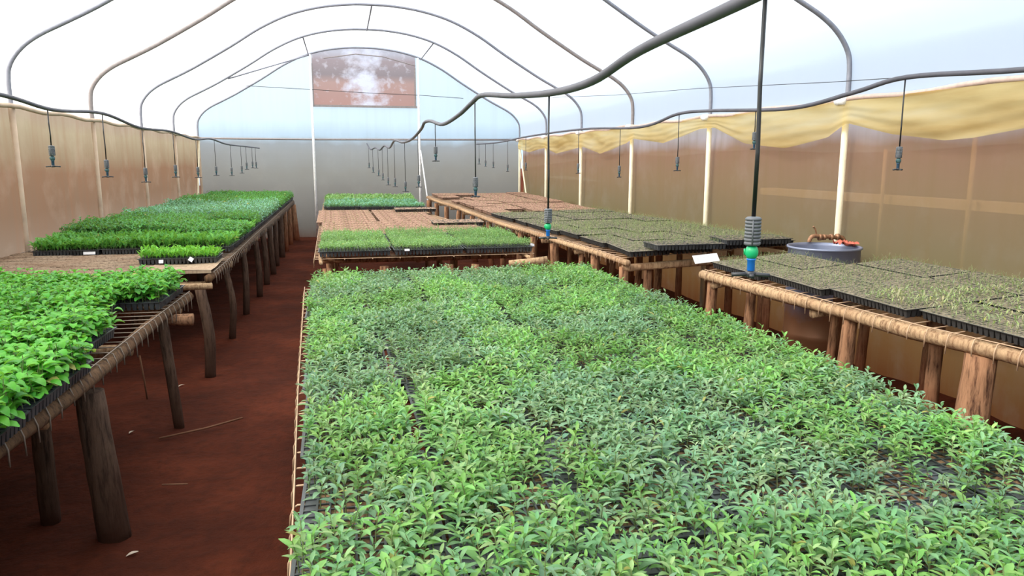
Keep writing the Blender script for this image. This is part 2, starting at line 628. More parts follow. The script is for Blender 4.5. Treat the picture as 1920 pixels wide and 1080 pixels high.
# hoops
arch_pts = smooth_arch(0.0)
NAMES = {17.6: 'against the end wall', 15.2: 'next in front of the end wall', 12.85: 'third from the end wall',
         10.45: 'fourth from the end wall, its arch dusty brown', 8.07: 'fifth from the end wall',
         5.65: 'beside the water drum', 3.25: 'over the near benches', 0.85: 'over the camera', -1.55: 'just behind the camera',
         -3.9: 'at the near end of the tunnel'}
for h in HOOPS:
    r = 0.02
    root = empty('tunnel_hoop', (XC, h, 0), 'bent steel greenhouse hoop with two posts, ' + NAMES[h], 'hoop', 'steel hoops carrying the roof film')
    mb = MB()
    mb.tube([(x - XC, 0, z) for x, z in arch_pts], 0.021 if h != 10.45 else 0.026, 8)
    mb.build('arch', M['hoop_rust'] if h in (10.45,) else M['hoop'], root)
    for s, mat in ((-1, M['post_left']), (1, M['post'])):
        mb = MB()
        mb.tube([(s * 3.58, 0, -0.05), (s * 3.58, 0, 1.1), (s * 3.58, 0, 2.23)], 0.028, 10)
        p = mb.build('post', mat, root)
    mb = MB()
    mb.tube([(3.52, -0.05, 2.2), (3.52, 0.05, 2.2)], 0.035, 10)
    mb.build('clamp', M['clamp'], root)
    if h == 17.6:
        for s, x1 in ((1, 3.62), (-1, -3.56)):
            mb = MB()
            mb.tube([(s * 3.56, -0.03, 2.15), (x1 - s * 0.0, -1.1, 0.0)], 0.02, 8)
            mb.build('brace', M['post'], root)

# purlins and braces between the last hoops
def on_arch(x):
    for a, b in zip(arch_pts, arch_pts[1:]):
        if a[0] <= x <= b[0] and b[0] > a[0]:
            return a[1] + (b[1] - a[1]) * (x - a[0]) / (b[0] - a[0])
    return 2.2


for x, y0, y1, lb in ((0.57, 15.2, 12.85, 'short steel ridge tie joining two hoops under the roof peak'),
                      (-0.62, 17.6, 15.2, 'short steel tie left of the netted vent between the last hoops'),
                      (1.84, 17.6, 15.2, 'short steel tie right of the netted vent between the last hoops')):
    mb = MB(); mb.tube([(x, y0, on_arch(x) - 0.02), (x, y1, on_arch(x) - 0.02)], 0.014, 6)
    tag(mb.build('roof_tie', M['hoop']), lb, 'roof tie', 'short ties between roof hoops')
mb = MB(); mb.tube([(-0.62, 17.55, on_arch(-0.62) - 0.03), (-2.0, 15.2, on_arch(-2.0) - 0.03)], 0.016, 6)
tag(mb.build('roof_brace', M['hoop']), 'slanting steel brace under the left roof slope near the end wall', 'roof brace')

# eave rails
for x, lb, mat, r in ((XL + 0.03, 'long brown eave rail along the left wall top', M['post_left'], 0.022),
                   (XR - 0.03, 'long pinkish eave rail along the right wall top', M['eave'], 0.020)):
    mb = MB()
    n = 80
    mb.tube([(x, Y_BACK + (Y_END - Y_BACK) * i / n, 2.205 + 0.012 * math.sin(i * 1.3)) for i in range(n + 1)], r, 8)
    tag(mb.build('eave_rail', mat), lb, 'eave rail')
mb = MB(); mb.tube([(XL, Y_END - 0.03, 2.2), (-0.6, Y_END - 0.03, 2.19), (1.76, Y_END - 0.03, 2.2), (XR, Y_END - 0.03, 2.21)], 0.02, 8)
tag(mb.build('end_rail', M['hoop_rust']), 'horizontal rail across the end wall at eave height', 'rail')
for x, lb in ((-0.59, 'white upright post left of the netted vent on the end wall'), (1.77, 'white upright post right of the netted vent on the end wall')):
    mb = MB(); mb.tube([(x, Y_END - 0.05, -0.05), (x, Y_END - 0.05, 2.0), (x, Y_END - 0.05, on_arch(x) - 0.02)], [0.03, 0.028, 0.022], 8)
    tag(mb.build('end_post', M['clamp']), lb, 'post')
mb = MB(); mb.tube([(1.79, Y_END - 0.08, 1.95), (1.98, Y_END - 0.6, 0.0)], 0.016, 6)
tag(mb.build('slanting_prop', M['clamp']), 'thin slanting prop beside the right end wall post', 'prop')

# wires
mb = MB(); mb.tube([(-2.0, Y_END - 0.06, 3.32), (-0.6, Y_END - 0.06, 3.27), (0.6, Y_END - 0.06, 3.22), (1.8, Y_END - 0.06, 3.19), (2.8, Y_END - 0.06, 3.14)], 0.006, 5)
tag(mb.build('steel_wire', M['hose']), 'thin wire strung across the netted vent on the end wall', 'wire')
mb = MB(); mb.tube([(3.62, 12.85, 2.80), (3.85, 10.45, 2.64), (3.99, 8.07, 2.52), (4.04, 5.75, 2.36), (4.05, 4.9, 2.31)], 0.003, 5)
tag(mb.build('steel_wire', M['hose']), 'thin wire strung lengthwise under the right roof shoulder', 'wire')

# yellow shade cloth, hanging in swags
VB = [(3.25, 2.02), (3.91, 1.92), (4.22, 1.88), (4.49, 1.87), (5.01, 1.93), (5.55, 2.04), (5.78, 1.93), (6.41, 1.85), (7.18, 1.91),
      (7.83, 2.10), (8.15, 2.10), (9.17, 1.96), (10.27, 2.05), (10.48, 1.99), (11.62, 1.85), (12.6, 1.98), (13.0, 1.95), (14.2, 1.88),
      (15.1, 2.0), (16.4, 1.93), (17.5, 2.02)]


def cloth_pt(u, v):
    y = 2.2 + u * 15.3
    bz = interp(VB, y)[0] - 0.025
    z = 2.195 + (bz - 2.195) * v
    ph = (y - 0.85) / 2.4
    fold = 0.012 * math.sin(v * 22 + math.sin(ph * 2 * math.pi) * 3.0) * v * (1 - 0.3 * v) + 0.008 * math.sin(v * 9 + y * 5)
    return (XR - 0.045 - 0.02 * v + fold, y, z)


mb = MB(); mb.grid(cloth_pt, 300, 26)
tag(mb.build('shade_cloth', M['shade']), 'yellow cloth hanging in swags under the right eave rail', 'cloth')

# outside things seen dimly through the right film
mb = MB(); mb.box(9.0, 9.3, 3, 15, 0.90, 1.13)
tag(mb.build('outdoor_kerb', M['concrete'], smooth=False), 'pale kerb strip seen through the right wall', 'kerb')
mb = MB()
mb.grid(lambda u, v: (9.3 + 8 * u, -5 + 50 * v, 1.0 + 1.1 * u + 0.1 * math.sin(v * 20)), 8, 30)
mb.grid(lambda u, v: (8.98, -5 + 50 * v, -0.05 + 1.04 * u), 2, 30)
tag(mb.build('earth_bank', M['floor']), 'red earth bank beyond the right wall', 'bank', kind='structure')
for x, y, z0, z1, r in ((8.8, 9.1, 0, 2.06, 0.035), (8.8, 10.9, 0, 1.9, 0.03)):
    mb = MB(); mb.tube([(x, y, z0), (x, y, (z0 + z1) / 2), (x, y, z1)], r, 8)
    tag(mb.build('fence_post', M['outpost']), {9.1: 'tall pale post outside the right wall, nearest the camera', 10.9: 'thin pale post outside the right wall beyond the tall one',
                                               13.5: 'short far pale post outside the right wall'}[y], 'post', 'posts outside the right wall')


# ------------------------------------------------------------------ irrigation lines
LX = [(4.0, -1.75), (17.5, -1.75)]
LINES = {
    'centre': dict(pts=[(0.80, -1.6, 2.05), (0.80, -0.4, 1.98), (0.79, 0.5, 2.05), (0.78, 1.39, 2.01), (0.78, 1.92, 1.99), (0.78, 2.31, 1.95), (0.78, 2.78, 1.955),
                        (0.78, 3.46, 2.0), (0.77, 4.15, 2.06), (0.77, 4.5, 2.045), (0.76, 4.96, 2.0), (0.75, 5.69, 1.975), (0.745, 6.4, 2.035),
                        (0.74, 6.85, 2.045), (0.74, 7.15, 2.0), (0.72, 7.9, 1.93), (0.72, 9.1, 1.925), (0.70, 10.2, 1.975), (0.70, 11.3, 1.90), (0.68, 12.3, 1.95),
                        (0.66, 13.4, 1.90), (0.64, 14.6, 1.96), (0.60, 16, 1.95), (0.58, 17.5, 2.10)],
                   r=0.0135, label='thick grey irrigation pipe sagging down the middle of the tunnel'),
    'left': dict(pts=[(-1.75, 1.5, 2.1), (-1.75, 3.3, 2.04), (-1.75, 4.56, 2.05), (-1.75, 5.32, 2.02), (-1.75, 6.34, 2.06), (-1.75, 7.4, 2.0), (-1.75, 8.66, 2.015),
                      (-1.75, 9.99, 1.97), (-1.75, 11.18, 2.01), (-1.75, 12.66, 1.97), (-1.75, 15.03, 1.98), (-1.75, 17.5, 1.99)],
                 r=0.012, label='grey irrigation pipe hung above the left benches'),
    'right': dict(pts=[(3.1, 0.8, 2.1), (3.1, 2.2, 2.1), (3.1, 2.97, 2.12), (3.1, 3.72, 2.165), (3.1, 4.17, 2.12), (3.1, 4.85, 2.07), (3.1, 6.04, 2.13), (3.1, 6.68, 2.14),
                       (3.1, 7.59, 2.06), (3.1, 9.6, 2.12), (3.1, 12.5, 2.12), (3.1, 15, 2.08), (3.1, 17.5, 2.1)],
                  r=0.014, label='grey irrigation pipe hung above the right benches'),
}


def catmull(pts, k=6):
    res = []
    n = len(pts)
    for i in range(n - 1):
        p0, p1, p2, p3 = pts[max(i - 1, 0)], pts[i], pts[i + 1], pts[min(i + 2, n - 1)]
        for q in range(k):
            t = q / k
            res.append(tuple(0.5 * (2 * p1[c] + (p2[c] - p0[c]) * t + (2 * p0[c] - 5 * p1[c] + 4 * p2[c] - p3[c]) * t * t
                                    + (3 * p1[c] - p0[c] - 3 * p2[c] + p3[c]) * t ** 3) for c in range(3)))
    res.append(tuple(pts[-1]))
    return res


curves = {}
for k, d in LINES.items():
    pp = catmull(d['pts'])
    curves[k] = [(p[1], p[0], p[2]) for p in pp]
    mb = MB(); mb.tube(pp, d['r'], 10)
    tag(mb.build('irrigation_pipe', M['pipe']), d['label'], 'pipe')


def make_sprinkler(green='green', blue='blue'):
    root = empty('hanging_sprinkler', (0, 0, 0), 'x', 'sprinkler', 'mist sprinklers hung from the overhead pipes')
    # root origin: bottom of spreader
    mb = MB()
    for i in range(4):
        a = math.radians(90 * i + 8)
        L = 0.036 if i % 2 == 0 else 0.022
        mb.tube([(0, 0, 0.006), (math.cos(a) * L * 0.6, math.sin(a) * L * 0.6, 0.005), (math.cos(a) * L, math.sin(a) * L, 0.004)], [0.006, 0.005, 0.0055], 6, flat=0.8)
    mb.lathe([(0.004, 0.0), (0.010, 0.002), (0.010, 0.010), (0.005, 0.013)], 12)
    mb.build('spreader', M['blackp'], root)
    mb = MB(); mb.lathe([(0.006, 0.012), (0.0075, 0.014), (0.0075, 0.033), (0.009, 0.034), (0.009, 0.037), (0.005, 0.038)], 14)
    mb.build('nozzle', M[blue], root)
    mb = MB(); mb.lathe([(0.006, 0.037), (0.009, 0.038), (0.0125, 0.045), (0.0125, 0.053), (0.010, 0.060), (0.005, 0.063)], 14)
    mb.tube([(-0.013, 0, 0.044), (-0.0135, 0, 0.056)], 0.002, 5)
    mb.build('swivel', M[green], root)
    prof = [(0.005, 0.062), (0.0135, 0.063)]
    z = 0.065
    for i in range(7):
        prof += [(0.0155, z), (0.0155, z + 0.0042), (0.0138, z + 0.0046), (0.0138, z + 0.0064)]
        z += 0.0068
    prof += [(0.0155, z), (0.0155, z + 0.003), (0.012, z + 0.006), (0.004, z + 0.007)]
    mb = MB(); mb.lathe(prof, 18)
    for i in range(3):
        a = 2.1 * i + 0.5
        mb.tube([(0.0148 * math.cos(a), 0.0148 * math.sin(a), 0.064), (0.0148 * math.cos(a), 0.0148 * math.sin(a), z)], 0.0018, 5)
    mb.build('weight', M['weight'], root)
    mb = MB(); mb.tube([(0, 0, 0), (0.001, 0.001, 0.3), (-0.001, 0, 0.6), (0, 0, 1.0)], 0.0036, 8)
    h = mb.build('hose', M['hose'], root)
    h.location = (0, 0, z + 0.004)
    return root, z + 0.004


SPK = {
    'centre': [(0.78, 1.32, 1.475), (0.78, 2.82, 1.40), (0.77, 4.40, 1.49), (0.75, 6.12, 1.70), (0.74, 7.4, 1.45), (0.73, 8.86, 1.35), (0.70, 10.31, 1.36),
               (0.70, 11.74, 1.34), (0.66, 12.81, 1.39), (0.64, 13.9, 1.44), (0.60, 15.4, 1.48), (0.58, 16.8, 1.56)],
    'left': [(-1.75, 5.22, 1.665), (-1.75, 6.32, 1.58), (-1.75, 7.47, 1.51), (-1.75, 8.76, 1.53), (-1.75, 10.06, 1.5), (-1.75, 11.47, 1.5), (-1.75, 13.03, 1.47),
             (-1.75, 14.33, 1.49), (-1.75, 15.07, 1.55), (-1.75, 16.06, 1.57), (-1.75, 16.7, 1.56)],
    'right': [(3.1, 3.73, 1.65), (3.1, 5.29, 1.79), (3.1, 6.64, 1.61), (3.1, 8.17, 1.52), (3.1, 9.71, 1.54), (3.1, 12.67, 1.55), (3.1, 14.13, 1.51), (3.1, 15.53, 1.57),
              (3.1, 16.4, 1.59), (3.1, 17.2, 1.64)],
}
M['dull_teal'] = simple('dull_teal_plastic', (0.05, 0.11, 0.12), 0.5)
M['dull_blue'] = simple('dull_blue_plastic', (0.04, 0.09, 0.15), 0.5)
proto_s, HZ = make_sprinkler()
proto_d, HZ = make_sprinkler('dull_teal', 'dull_blue')
used_p = set()
for side, lst in SPK.items():
    for i, (x, y, z) in enumerate(lst):
        bright_one = side == 'centre' and i < 2
        pr_ = proto_s if bright_one else proto_d
        o = copy_tree(pr_) if pr_.name in used_p else pr_
        used_p.add(pr_.name)
        cx_, cz = interp(curves[side], y)
        o.location = (cx_, y, z)
        o.rotation_euler = (0, 0, math.radians(12.7 + random.uniform(-25, 25)))
        if side == 'centre' and i == 0:
            o.rotation_euler = (0, 0, math.radians(-30))
        if side == 'centre' and i == 1:
            o.rotation_euler = (0, 0, math.radians(-20))
        sc = 1.0 if side == 'centre' else 1.12
        o.scale = (sc, sc, sc)
        for ch in o.children:
            if ch.name.startswith('hose'):
                ch.scale = (1 if i or side != 'centre' else 1.15, 1 if i or side != 'centre' else 1.15, (cz - z - HZ * sc) / sc)
        if side == 'centre' and i == 0:
            lb = 'large blue and green hanging sprinkler nearest the camera, on the middle pipe'
        else:
            lb = 'small hanging sprinkler with ribbed weight, %s from the camera on the %s pipe' % (ORD[i + 1], {'centre': 'middle', 'left': 'left', 'right': 'right'}[side])
        o['label'] = lb


# ------------------------------------------------------------------ benches
def leg_mesh(x, y, ztop, r0, r1, lean=(0, 0), crook=0.0, n=12, rough=0.10):
    m_ = MB()
    pts, rs = [], []
    K = 8
    for i in range(K + 1):
        t = i / K
        pts.append((lean[0] * (1 - t) + crook * math.sin(t * 5.0 + x), lean[1] * (1 - t) + crook * math.cos(t * 4.0 + y), -0.06 + (ztop + 0.06) * t))
        rs.append(r0 + (r1 - r0) * t)
    m_.tube(pts, rs, n, rough=rough)
    return m_


class Bench:
    """left/right edges: lists of (y, x, z) for the bearing surface (underside of trays)."""

    def __init__(self, name, label, L, R, y0, y1, group='log benches', wires=True, rail_r=0.038, step=0.105, hook=('R',), rail_mat='rail', inset=0.0, over=-0.01, beam_mat='rail', b0=0.05, notch=None):
        cut = lambda y, xb: min(xb, notch[1]) if notch and y > notch[0] else xb
        self.L, self.R, self.y0, self.y1 = L, R, y0, y1
        root = self.root = empty(name, (0, 0, 0), label, 'bench', group)
        # side rails
        for side in ('L', 'R'):
            E = L if side == 'L' else R
            pts = []
            n = max(6, int((y1 - y0) / 0.25))
            ye = notch[0] if notch and side == 'R' else y1 + 0.06
            for i in range(n + 1):
                y = y0 - 0.06 + (ye - y0 + 0.06) * i / n
                x, z = interp(E, y)
                pts.append((x + (inset if side == 'L' else -inset) + 0.012 * math.sin(y * 2.3), y, z - rail_r - 0.004))
            m_ = MB(); m_.tube(pts, [rail_r * random.uniform(0.9, 1.1) for _ in pts], 12, rough=0.07)
            m_.build('side_rail', M[rail_mat], root)
        # cross beams
        nb = max(2, int(round((y1 - y0) / 1.15)))
        self.beams = []
        for i in range(nb + 1):
            y = y0 + b0 + (y1 - y0 - 0.05 - b0) * i / nb
            (xa, za), (xb, zb) = interp(L, y), interp(R, y)
            xb = cut(y, xb)
            m_ = MB()
            zz = lambda t: za + (zb - za) * t - rail_r * 2 - 0.035
            m_.tube([(xa - over, y, zz(0)), ((xa + xb) / 2, y + 0.01, zz(0.5)), (xb + over, y, zz(1))], [0.032, 0.035, 0.03], 10, rough=0.08)
            m_.build('cross_beam', M[beam_mat], root)
        if wires:
            m_ = MB()
            y = y0 + 0.03
            while y < y1:
                (xa, za), (xb, zb) = interp(L, y), interp(R, y)
                xb = cut(y, xb)
                j = random.uniform(-0.008, 0.008)
                P = []
                if 'L' in hook:
                    o = rail_r + 0.004
                    dl = random.uniform(0.03, 0.07)
                    P += [(xa - o - random.uniform(0, .006), y + j * 1.5, za - rail_r - dl), (xa - o - 0.002, y + j, za - rail_r), (xa - o * 0.75, y + j, za + 0.000), (xa - 0.01, y, za + 0.004)]
                else:
                    P += [(xa, y, za + 0.002)]
                P += [((xa + xb) / 2, y, (za + zb) / 2 + 0.002)]
                if 'R' in hook:
                    o = rail_r + 0.004
                    dl = random.uniform(0.03, 0.07)
                    P += [(xb + 0.01, y, zb + 0.004), (xb + o * 0.75, y + j, zb + 0.000), (xb + o + 0.002, y + j, zb - rail_r), (xb + o + 0.002, y + j * 1.5, zb - rail_r - dl)]
                else:
                    P += [(xb, y, zb + 0.002)]
                m_.tube(P, 0.0032, 5)
                y += step
            for k in range(1, 8):
                t = k / 8
                pts = []
                n = max(4, int((y1 - y0) / 0.5))
                for i in range(n + 1):
                    y = y0 + (y1 - y0) * i / n
                    (xa, za), (xb, zb) = interp(L, y), interp(R, y)
                    if notch and y > notch[0] and xa + (xb - xa) * t > notch[1]: continue
                    pts.append((xa + (xb - xa) * t, y, za + (zb - za) * t - 0.003))
                m_.tube(pts, 0.0032, 5)
            for E, s in ((L, -1), (R, 1)):
                pts = []
                for i in range(n + 1):
                    y = y0 + (y1 - y0) * i / n
                    x, z = interp(E, y)
                    if notch and s > 0 and y > notch[0]: continue
                    pts.append((x + s * 0.02, y, z + 0.006))
                m_.tube(pts, 0.003, 5)
            m_.build('wire_mesh', M['wire_dark' if rail_mat == 'rail_dark' else 'wire'], root)

    def leg(self, x, y, r0=0.045, r1=None, lean=(0, 0), crook=0.0, mat='leg', ztop=None):
        (xa, za), (xb, zb) = interp(self.L, y), interp(self.R, y)
        t = min(1, max(0, (x - xa) / (xb - xa)))
        z = za + (zb - za) * t - 0.085 if ztop is None else ztop
        m_ = leg_mesh(x, y, z, r0, r1 or r0 * 0.85, lean, crook)
        return m_.build('leg', M[mat], self.root, loc=(x, y, 0))

    def zat(self, x, y):
        (xa, za), (xb, zb) = interp(self.L, y), interp(self.R, y)
        t = (x - xa) / (xb - xa)
        return za + (zb - za) * min(1, max(0, t))


# centre near bench
B_C1 = Bench('plant_bench', 'near centre log bench under a carpet of leafy seedlings',
             [(-0.7, -0.08, 0.80), (1.5, -0.118, 0.80), (3.0, -0.182, 0.80), (5.9, -0.285, 0.80)],
             [(-0.7, 1.93, 0.80), (3, 1.93, 0.80), (5.9, 1.96, 0.80)], -0.6, 5.52, over=-0.04, hook=('L', 'R'), rail_r=0.022, step=0.125, inset=0.10)  # near end and trays extended out of view to block light from the aisle
for y in (-0.4, 1.0, 2.2, 3.4, 4.5, 5.4):
    B_C1.leg(0.0, y, 0.05, crook=0.01); B_C1.leg(1.85, y, 0.05, crook=0.01)
B_C1.leg(0.9, 5.4, 0.045)

# centre far bench
B_C2 = Bench('plant_bench', 'far centre log bench carrying green trays and dry brown trays',
             [(6.8, -0.25, 0.83), (12.5, -0.33, 0.85), (17, -0.37, 0.88)],
             [(6.8, 1.74, 0.83), (9.5, 1.70, 0.84), (12, 1.42, 0.84), (13.5, 1.34, 0.85), (17, 1.50, 0.88)], 6.85, 17.0, hook=('L', 'R'), rail_r=0.018, inset=0.04, beam_mat='leg', b0=0.5, over=-0.05)
for y in (6.9, 8.2, 9.5, 11, 12.6, 14.2, 15.8):
    B_C2.leg(-0.15, y, 0.045, crook=0.015); B_C2.leg(1.2, y, 0.045, crook=0.015)
B_C2.leg(0.35, 6.95, 0.05); B_C2.leg(0.95, 6.95, 0.055)
mb = MB(); mb.tube([(1.5, 6.78, 0.76), (1.7, 6.77, 0.77), (1.86, 6.74, 0.78)], [0.03, 0.035, 0.045], 12, rough=0.08)
mb.build('cross_beam', M['rail'], B_C2.root)

# right near bench
B_R1 = Bench('plant_bench', 'near right log bench with pale front rail wrapped by wire hooks',
             [(-0.6, 3.15, 0.85), (1.2, 3.12, 0.85), (2.74, 3.03, 0.85), (3.3, 2.93, 0.85), (4.4, 2.88, 0.852), (5.44, 2.78, 0.855)],
             [(-0.6, 4.08, 0.945), (5.4, 4.08, 0.945)], -0.5, 5.36, over=-0.02, hook=('L',), rail_r=0.040, step=0.118, notch=(5.0, 3.48))  # unseen near end added too, keeping light off the floor
for (x, y, r, ln) in ((2.84, 5.38, 0.045, (0, 0)), (3.05, 5.15, 0.042, (0.02, 0)), (2.95, 3.85, 0.050, (0.0, 0)), (3.30, 3.55, 0.045, (0.03, 0)), (3.02, 2.95, 0.085, (-0.03, 0)),
                      (3.85, 4.2, 0.03, (0, 0)), (3.9, 4.9, 0.04, (0, 0)), (3.3, 4.45, 0.035, (0, 0)), (3.1, 1.9, 0.06, (0, 0)), (3.9, 2.6, 0.05, (0, 0))):
    B_R1.leg(x, y, r, r * 0.86, ln, 0.008)

# right far bench
B_R2 = Bench('plant_bench', 'long right log bench running to the end wall, crowded with legs',
             [(6.1, 2.40, 0.855), (6.9, 2.36, 0.87), (7.6, 2.31, 0.87), (8.9, 2.28, 0.86), (11.2, 2.20, 0.84), (13.7, 2.09, 0.88), (15.5, 1.97, 0.90), (17.0, 1.87, 0.93)],
             [(6.1, 4.06, 0.93), (8, 4.06, 0.91), (12, 4.06, 0.87), (17, 4.06, 0.94)], 6.15, 17.0, hook=('L',), rail_r=0.028)
for (dx, y, r, ck, ln) in ((0.03, 6.22, 0.045, 0.0, (0, 0)), (0.30, 6.3, 0.042, 0, (0, 0)), (0.05, 6.95, 0.05, 0, (0, 0)), (0.08, 7.4, 0.03, 0.01, (0, 0)), (0.03, 8.15, 0.055, 0.0, (0.05, 0)),
                       (0.03, 9.0, 0.05, 0.0, (0, 0)), (0.05, 9.7, 0.045, 0.01, (0, 0)), (0.03, 10.6, 0.045, 0, (0, 0)), (0.05, 11.6, 0.045, 0.01, (0.06, 0)),
                       (0.03, 12.7, 0.05, 0, (0.05, 0)), (0.03, 13.9, 0.05, 0.02, (0, 0)), (0.03, 15.0, 0.05, 0, (0, 0)), (0.02, 16.0, 0.05, 0, (0, 0)), (0.02, 16.9, 0.06, 0, (0, 0))):
    xe = interp(B_R2.L, y)[0]
    B_R2.leg(xe + dx, y, r, r * 0.9, ln, ck)
    if y > 6.5:
        B_R2.leg(xe + 0.85, y + 0.3, 0.04, 0.035, (0, 0), 0.01)
    B_R2.leg(3.95, y + 0.15, 0.04, 0.035)
B_R2.leg(3.3, 6.25, 0.04)

# left near bench
B_L1 = Bench('plant_bench', 'near left log bench loaded with tall bright green seedlings',
             [(-0.6, -2.96, 0.83), (5.4, -2.96, 0.83)],
             [(-0.6, -1.10, 0.83), (1.2, -1.10, 0.83), (2.6, -1.11, 0.83), (3.4, -1.09, 0.83), (4.3, -1.09, 0.82), (5.45, -1.07, 0.815)], -0.5, 5.42, over=-0.03, hook=('R',), rail_r=0.036, step=0.112, rail_mat='rail_dark')  # unseen near end added to cut light reaching the aisle floor
B_L1.leg(-1.12, 3.50, 0.068, 0.058, (0.05, 0.0), 0.0, 'leg_shaded', ztop=0.70)
B_L1.leg(-1.14, 4.98, 0.032, 0.036, (0.06, 0.0), 0.0, 'leg_shaded')
B_L1.leg(-1.42, 3.75, 0.045, 0.04, (0, 0), 0.0, 'leg_shaded')
for (x, y) in ((-2.2, 3.9), (-2.8, 2.6), (-2.8, 4.9), (-2.0, 5.2), (-1.15, 2.0)):
    B_L1.leg(x, y, 0.04, 0.04, (0, 0), 0.01, 'leg_shaded')
mb = MB(); mb.tube([(-1.9, 5.53, 0.835), (-1.3, 5.53, 0.835), (-0.92, 5.53, 0.835)], [0.026, 0.024, 0.022], 10, rough=0.05)
o = mb.build('cross_beam', M['rail'], B_L1.root)
o['label'] = 'pale log end sticking out past the bench'
mb = MB(); mb.tube([(-1.3, 5.0, 0.715), (-1.1, 5.0, 0.71), (-0.96, 5.0, 0.705)], [0.035, 0.035, 0.038], 10, rough=0.08)
mb.build('cross_beam', M['leg'], B_L1.root)

# left far bench
B_L2 = Bench('plant_bench', 'far left log bench with a bare brown strip at its near end',
             [(6.1, -2.96, 0.84), (17, -2.96, 0.86)],
             [(6.1, -1.03, 0.84), (6.8, -1.02, 0.845), (9.25, -1.04, 0.85), (17, -1.06, 0.87)], 6.15, 16.9, hook=('R',), rail_r=0.032, rail_mat='rail_dark', inset=0.02)
for (x, y, r, ck, ln) in ((-1.10, 6.14, 0.043, 0.018, (0.03, 0)), (-1.12, 7.50, 0.035, 0.03, (0.05, 0)), (-1.10, 8.7, 0.035, 0.01, (0, 0)), (-1.10, 9.9, 0.04, 0.01, (0.03, 0)), (-1.1, 10.8, 0.04, 0.01, (0.03, 0)),
                      (-1.1, 11.8, 0.045, 0, (0.03, 0)), (-1.1, 12.8, 0.045, 0, (0, 0)), (-1.1, 13.9, 0.05, 0, (0, 0)), (-1.1, 15.0, 0.05, 0, (0, 0)), (-1.08, 16.0, 0.05, 0, (0, 0)), (-1.06, 16.85, 0.065, 0, (0.05, 0))):
    B_L2.leg(x, y, r, r * 0.9, ln, ck, 'leg_shaded' if y < 15 else 'leg')
    B_L2.leg(x - 0.9, y + 0.3, 0.04, 0.035, (0, 0), 0.01, 'leg_shaded')
    B_L2.leg(-2.85, y + 0.2, 0.04, 0.035, (0, 0), 0.0, 'leg_shaded')
# twig mat and board on the bare strip
m_ = MB()
y = 6.16
while y < 7.7:
    x0 = -2.95
    while x0 < -1.5:
        L = random.uniform(0.25, 0.6)
        z = 0.852 + random.uniform(0, 0.008)
        yj = y + random.uniform(-0.006, 0.006)
        m_.tube([(x0, yj, z), (min(x0 + L * 0.5, -1.3), yj + random.uniform(-0.004, 0.004), z + 0.003), (min(x0 + L, -1.25), yj + random.uniform(-0.01, 0.01), z)], random.uniform(0.007, 0.011), 5)
        x0 += L + random.uniform(-0.03, 0.02)
    y += 0.022
m_.build('twig_mat', M['twig'], B_L2.root)
m_ = MB()
m_.grid(lambda u, v: (-1.52 + 0.50 * u, 6.13 + 0.75 * v, 0.868 + 0.006 * math.sin(v * 6 + u * 3)), 8, 10)
m_.box(-1.52, -1.02, 6.125, 6.135, 0.845, 0.868)
m_.build('board', M['board'], B_L2.root, smooth=False)

# ------------------------------------------------------------------ trays
TW, TL, TH = 0.335, 0.665, 0.048    # width (x), length (y), height


def tray_meshes():
    m_ = MB()
    nx, ny = 10, 20
    ex = 0.009
    w, l = TW / 2, TL / 2
    z1, z0 = TH, TH - 0.004
    m_.box(-w, w, -l, -l + ex, z0, z1); m_.box(-w, w, l - ex, l, z0, z1)
    m_.box(-w, -w + ex, -l, l, z0, z1); m_.box(w - ex, w, -l, l, z0, z1)
    px, py = (TW - 2 * ex) / nx, (TL - 2 * ex) / ny
    for i in range(1, nx):
        x = -w + ex + i * px
        m_.box(x - 0.0026, x + 0.0026, -l + ex, l - ex, z0, z1 - 0.0003)
    for j in range(1, ny):
        y = -l + ex + j * py
        m_.box(-w + ex, w - ex, y - 0.0026, y + 0.0026, z0, z1 - 0.0006)
    # outside pots of the cells
    for i in range(nx):
        for j in range(ny):
            if i in (0, nx - 1) or j in (0, ny - 1):
                x = -w + ex + (i + 0.5) * px
                y = -l + ex + (j + 0.5) * py
                m_.box(x - px * 0.46, x + px * 0.46, y - py * 0.46, y + py * 0.46, 0.0, z0, taper=0.4)
    s = MB()
    s.grid(lambda u, v: (-w + ex + u * (TW - 2 * ex), -l + ex + v * (TL - 2 * ex),
                         TH - 0.006 + 0.006 * mnoise.noise(Vector((u * 30, v * 60, 1.3)))), 20, 40)
    return m_, s


tm, sm_ = tray_meshes()
TRAY = {'black': tm.mesh('cell_tray', M['tray'], False), 'dusty': tm.mesh('cell_tray_dusty', M['tray_dusty'], False), 'brown': tm.mesh('cell_tray_brown', M['tray_brown'], False)}
SOIL = {'black': sm_.mesh('soil', M['soil']), 'dusty': sm_.mesh('soil_dusty', M['soil_dusty']), 'brown': sm_.mesh('soil_brown', M['soil_brown'])}

trays = []


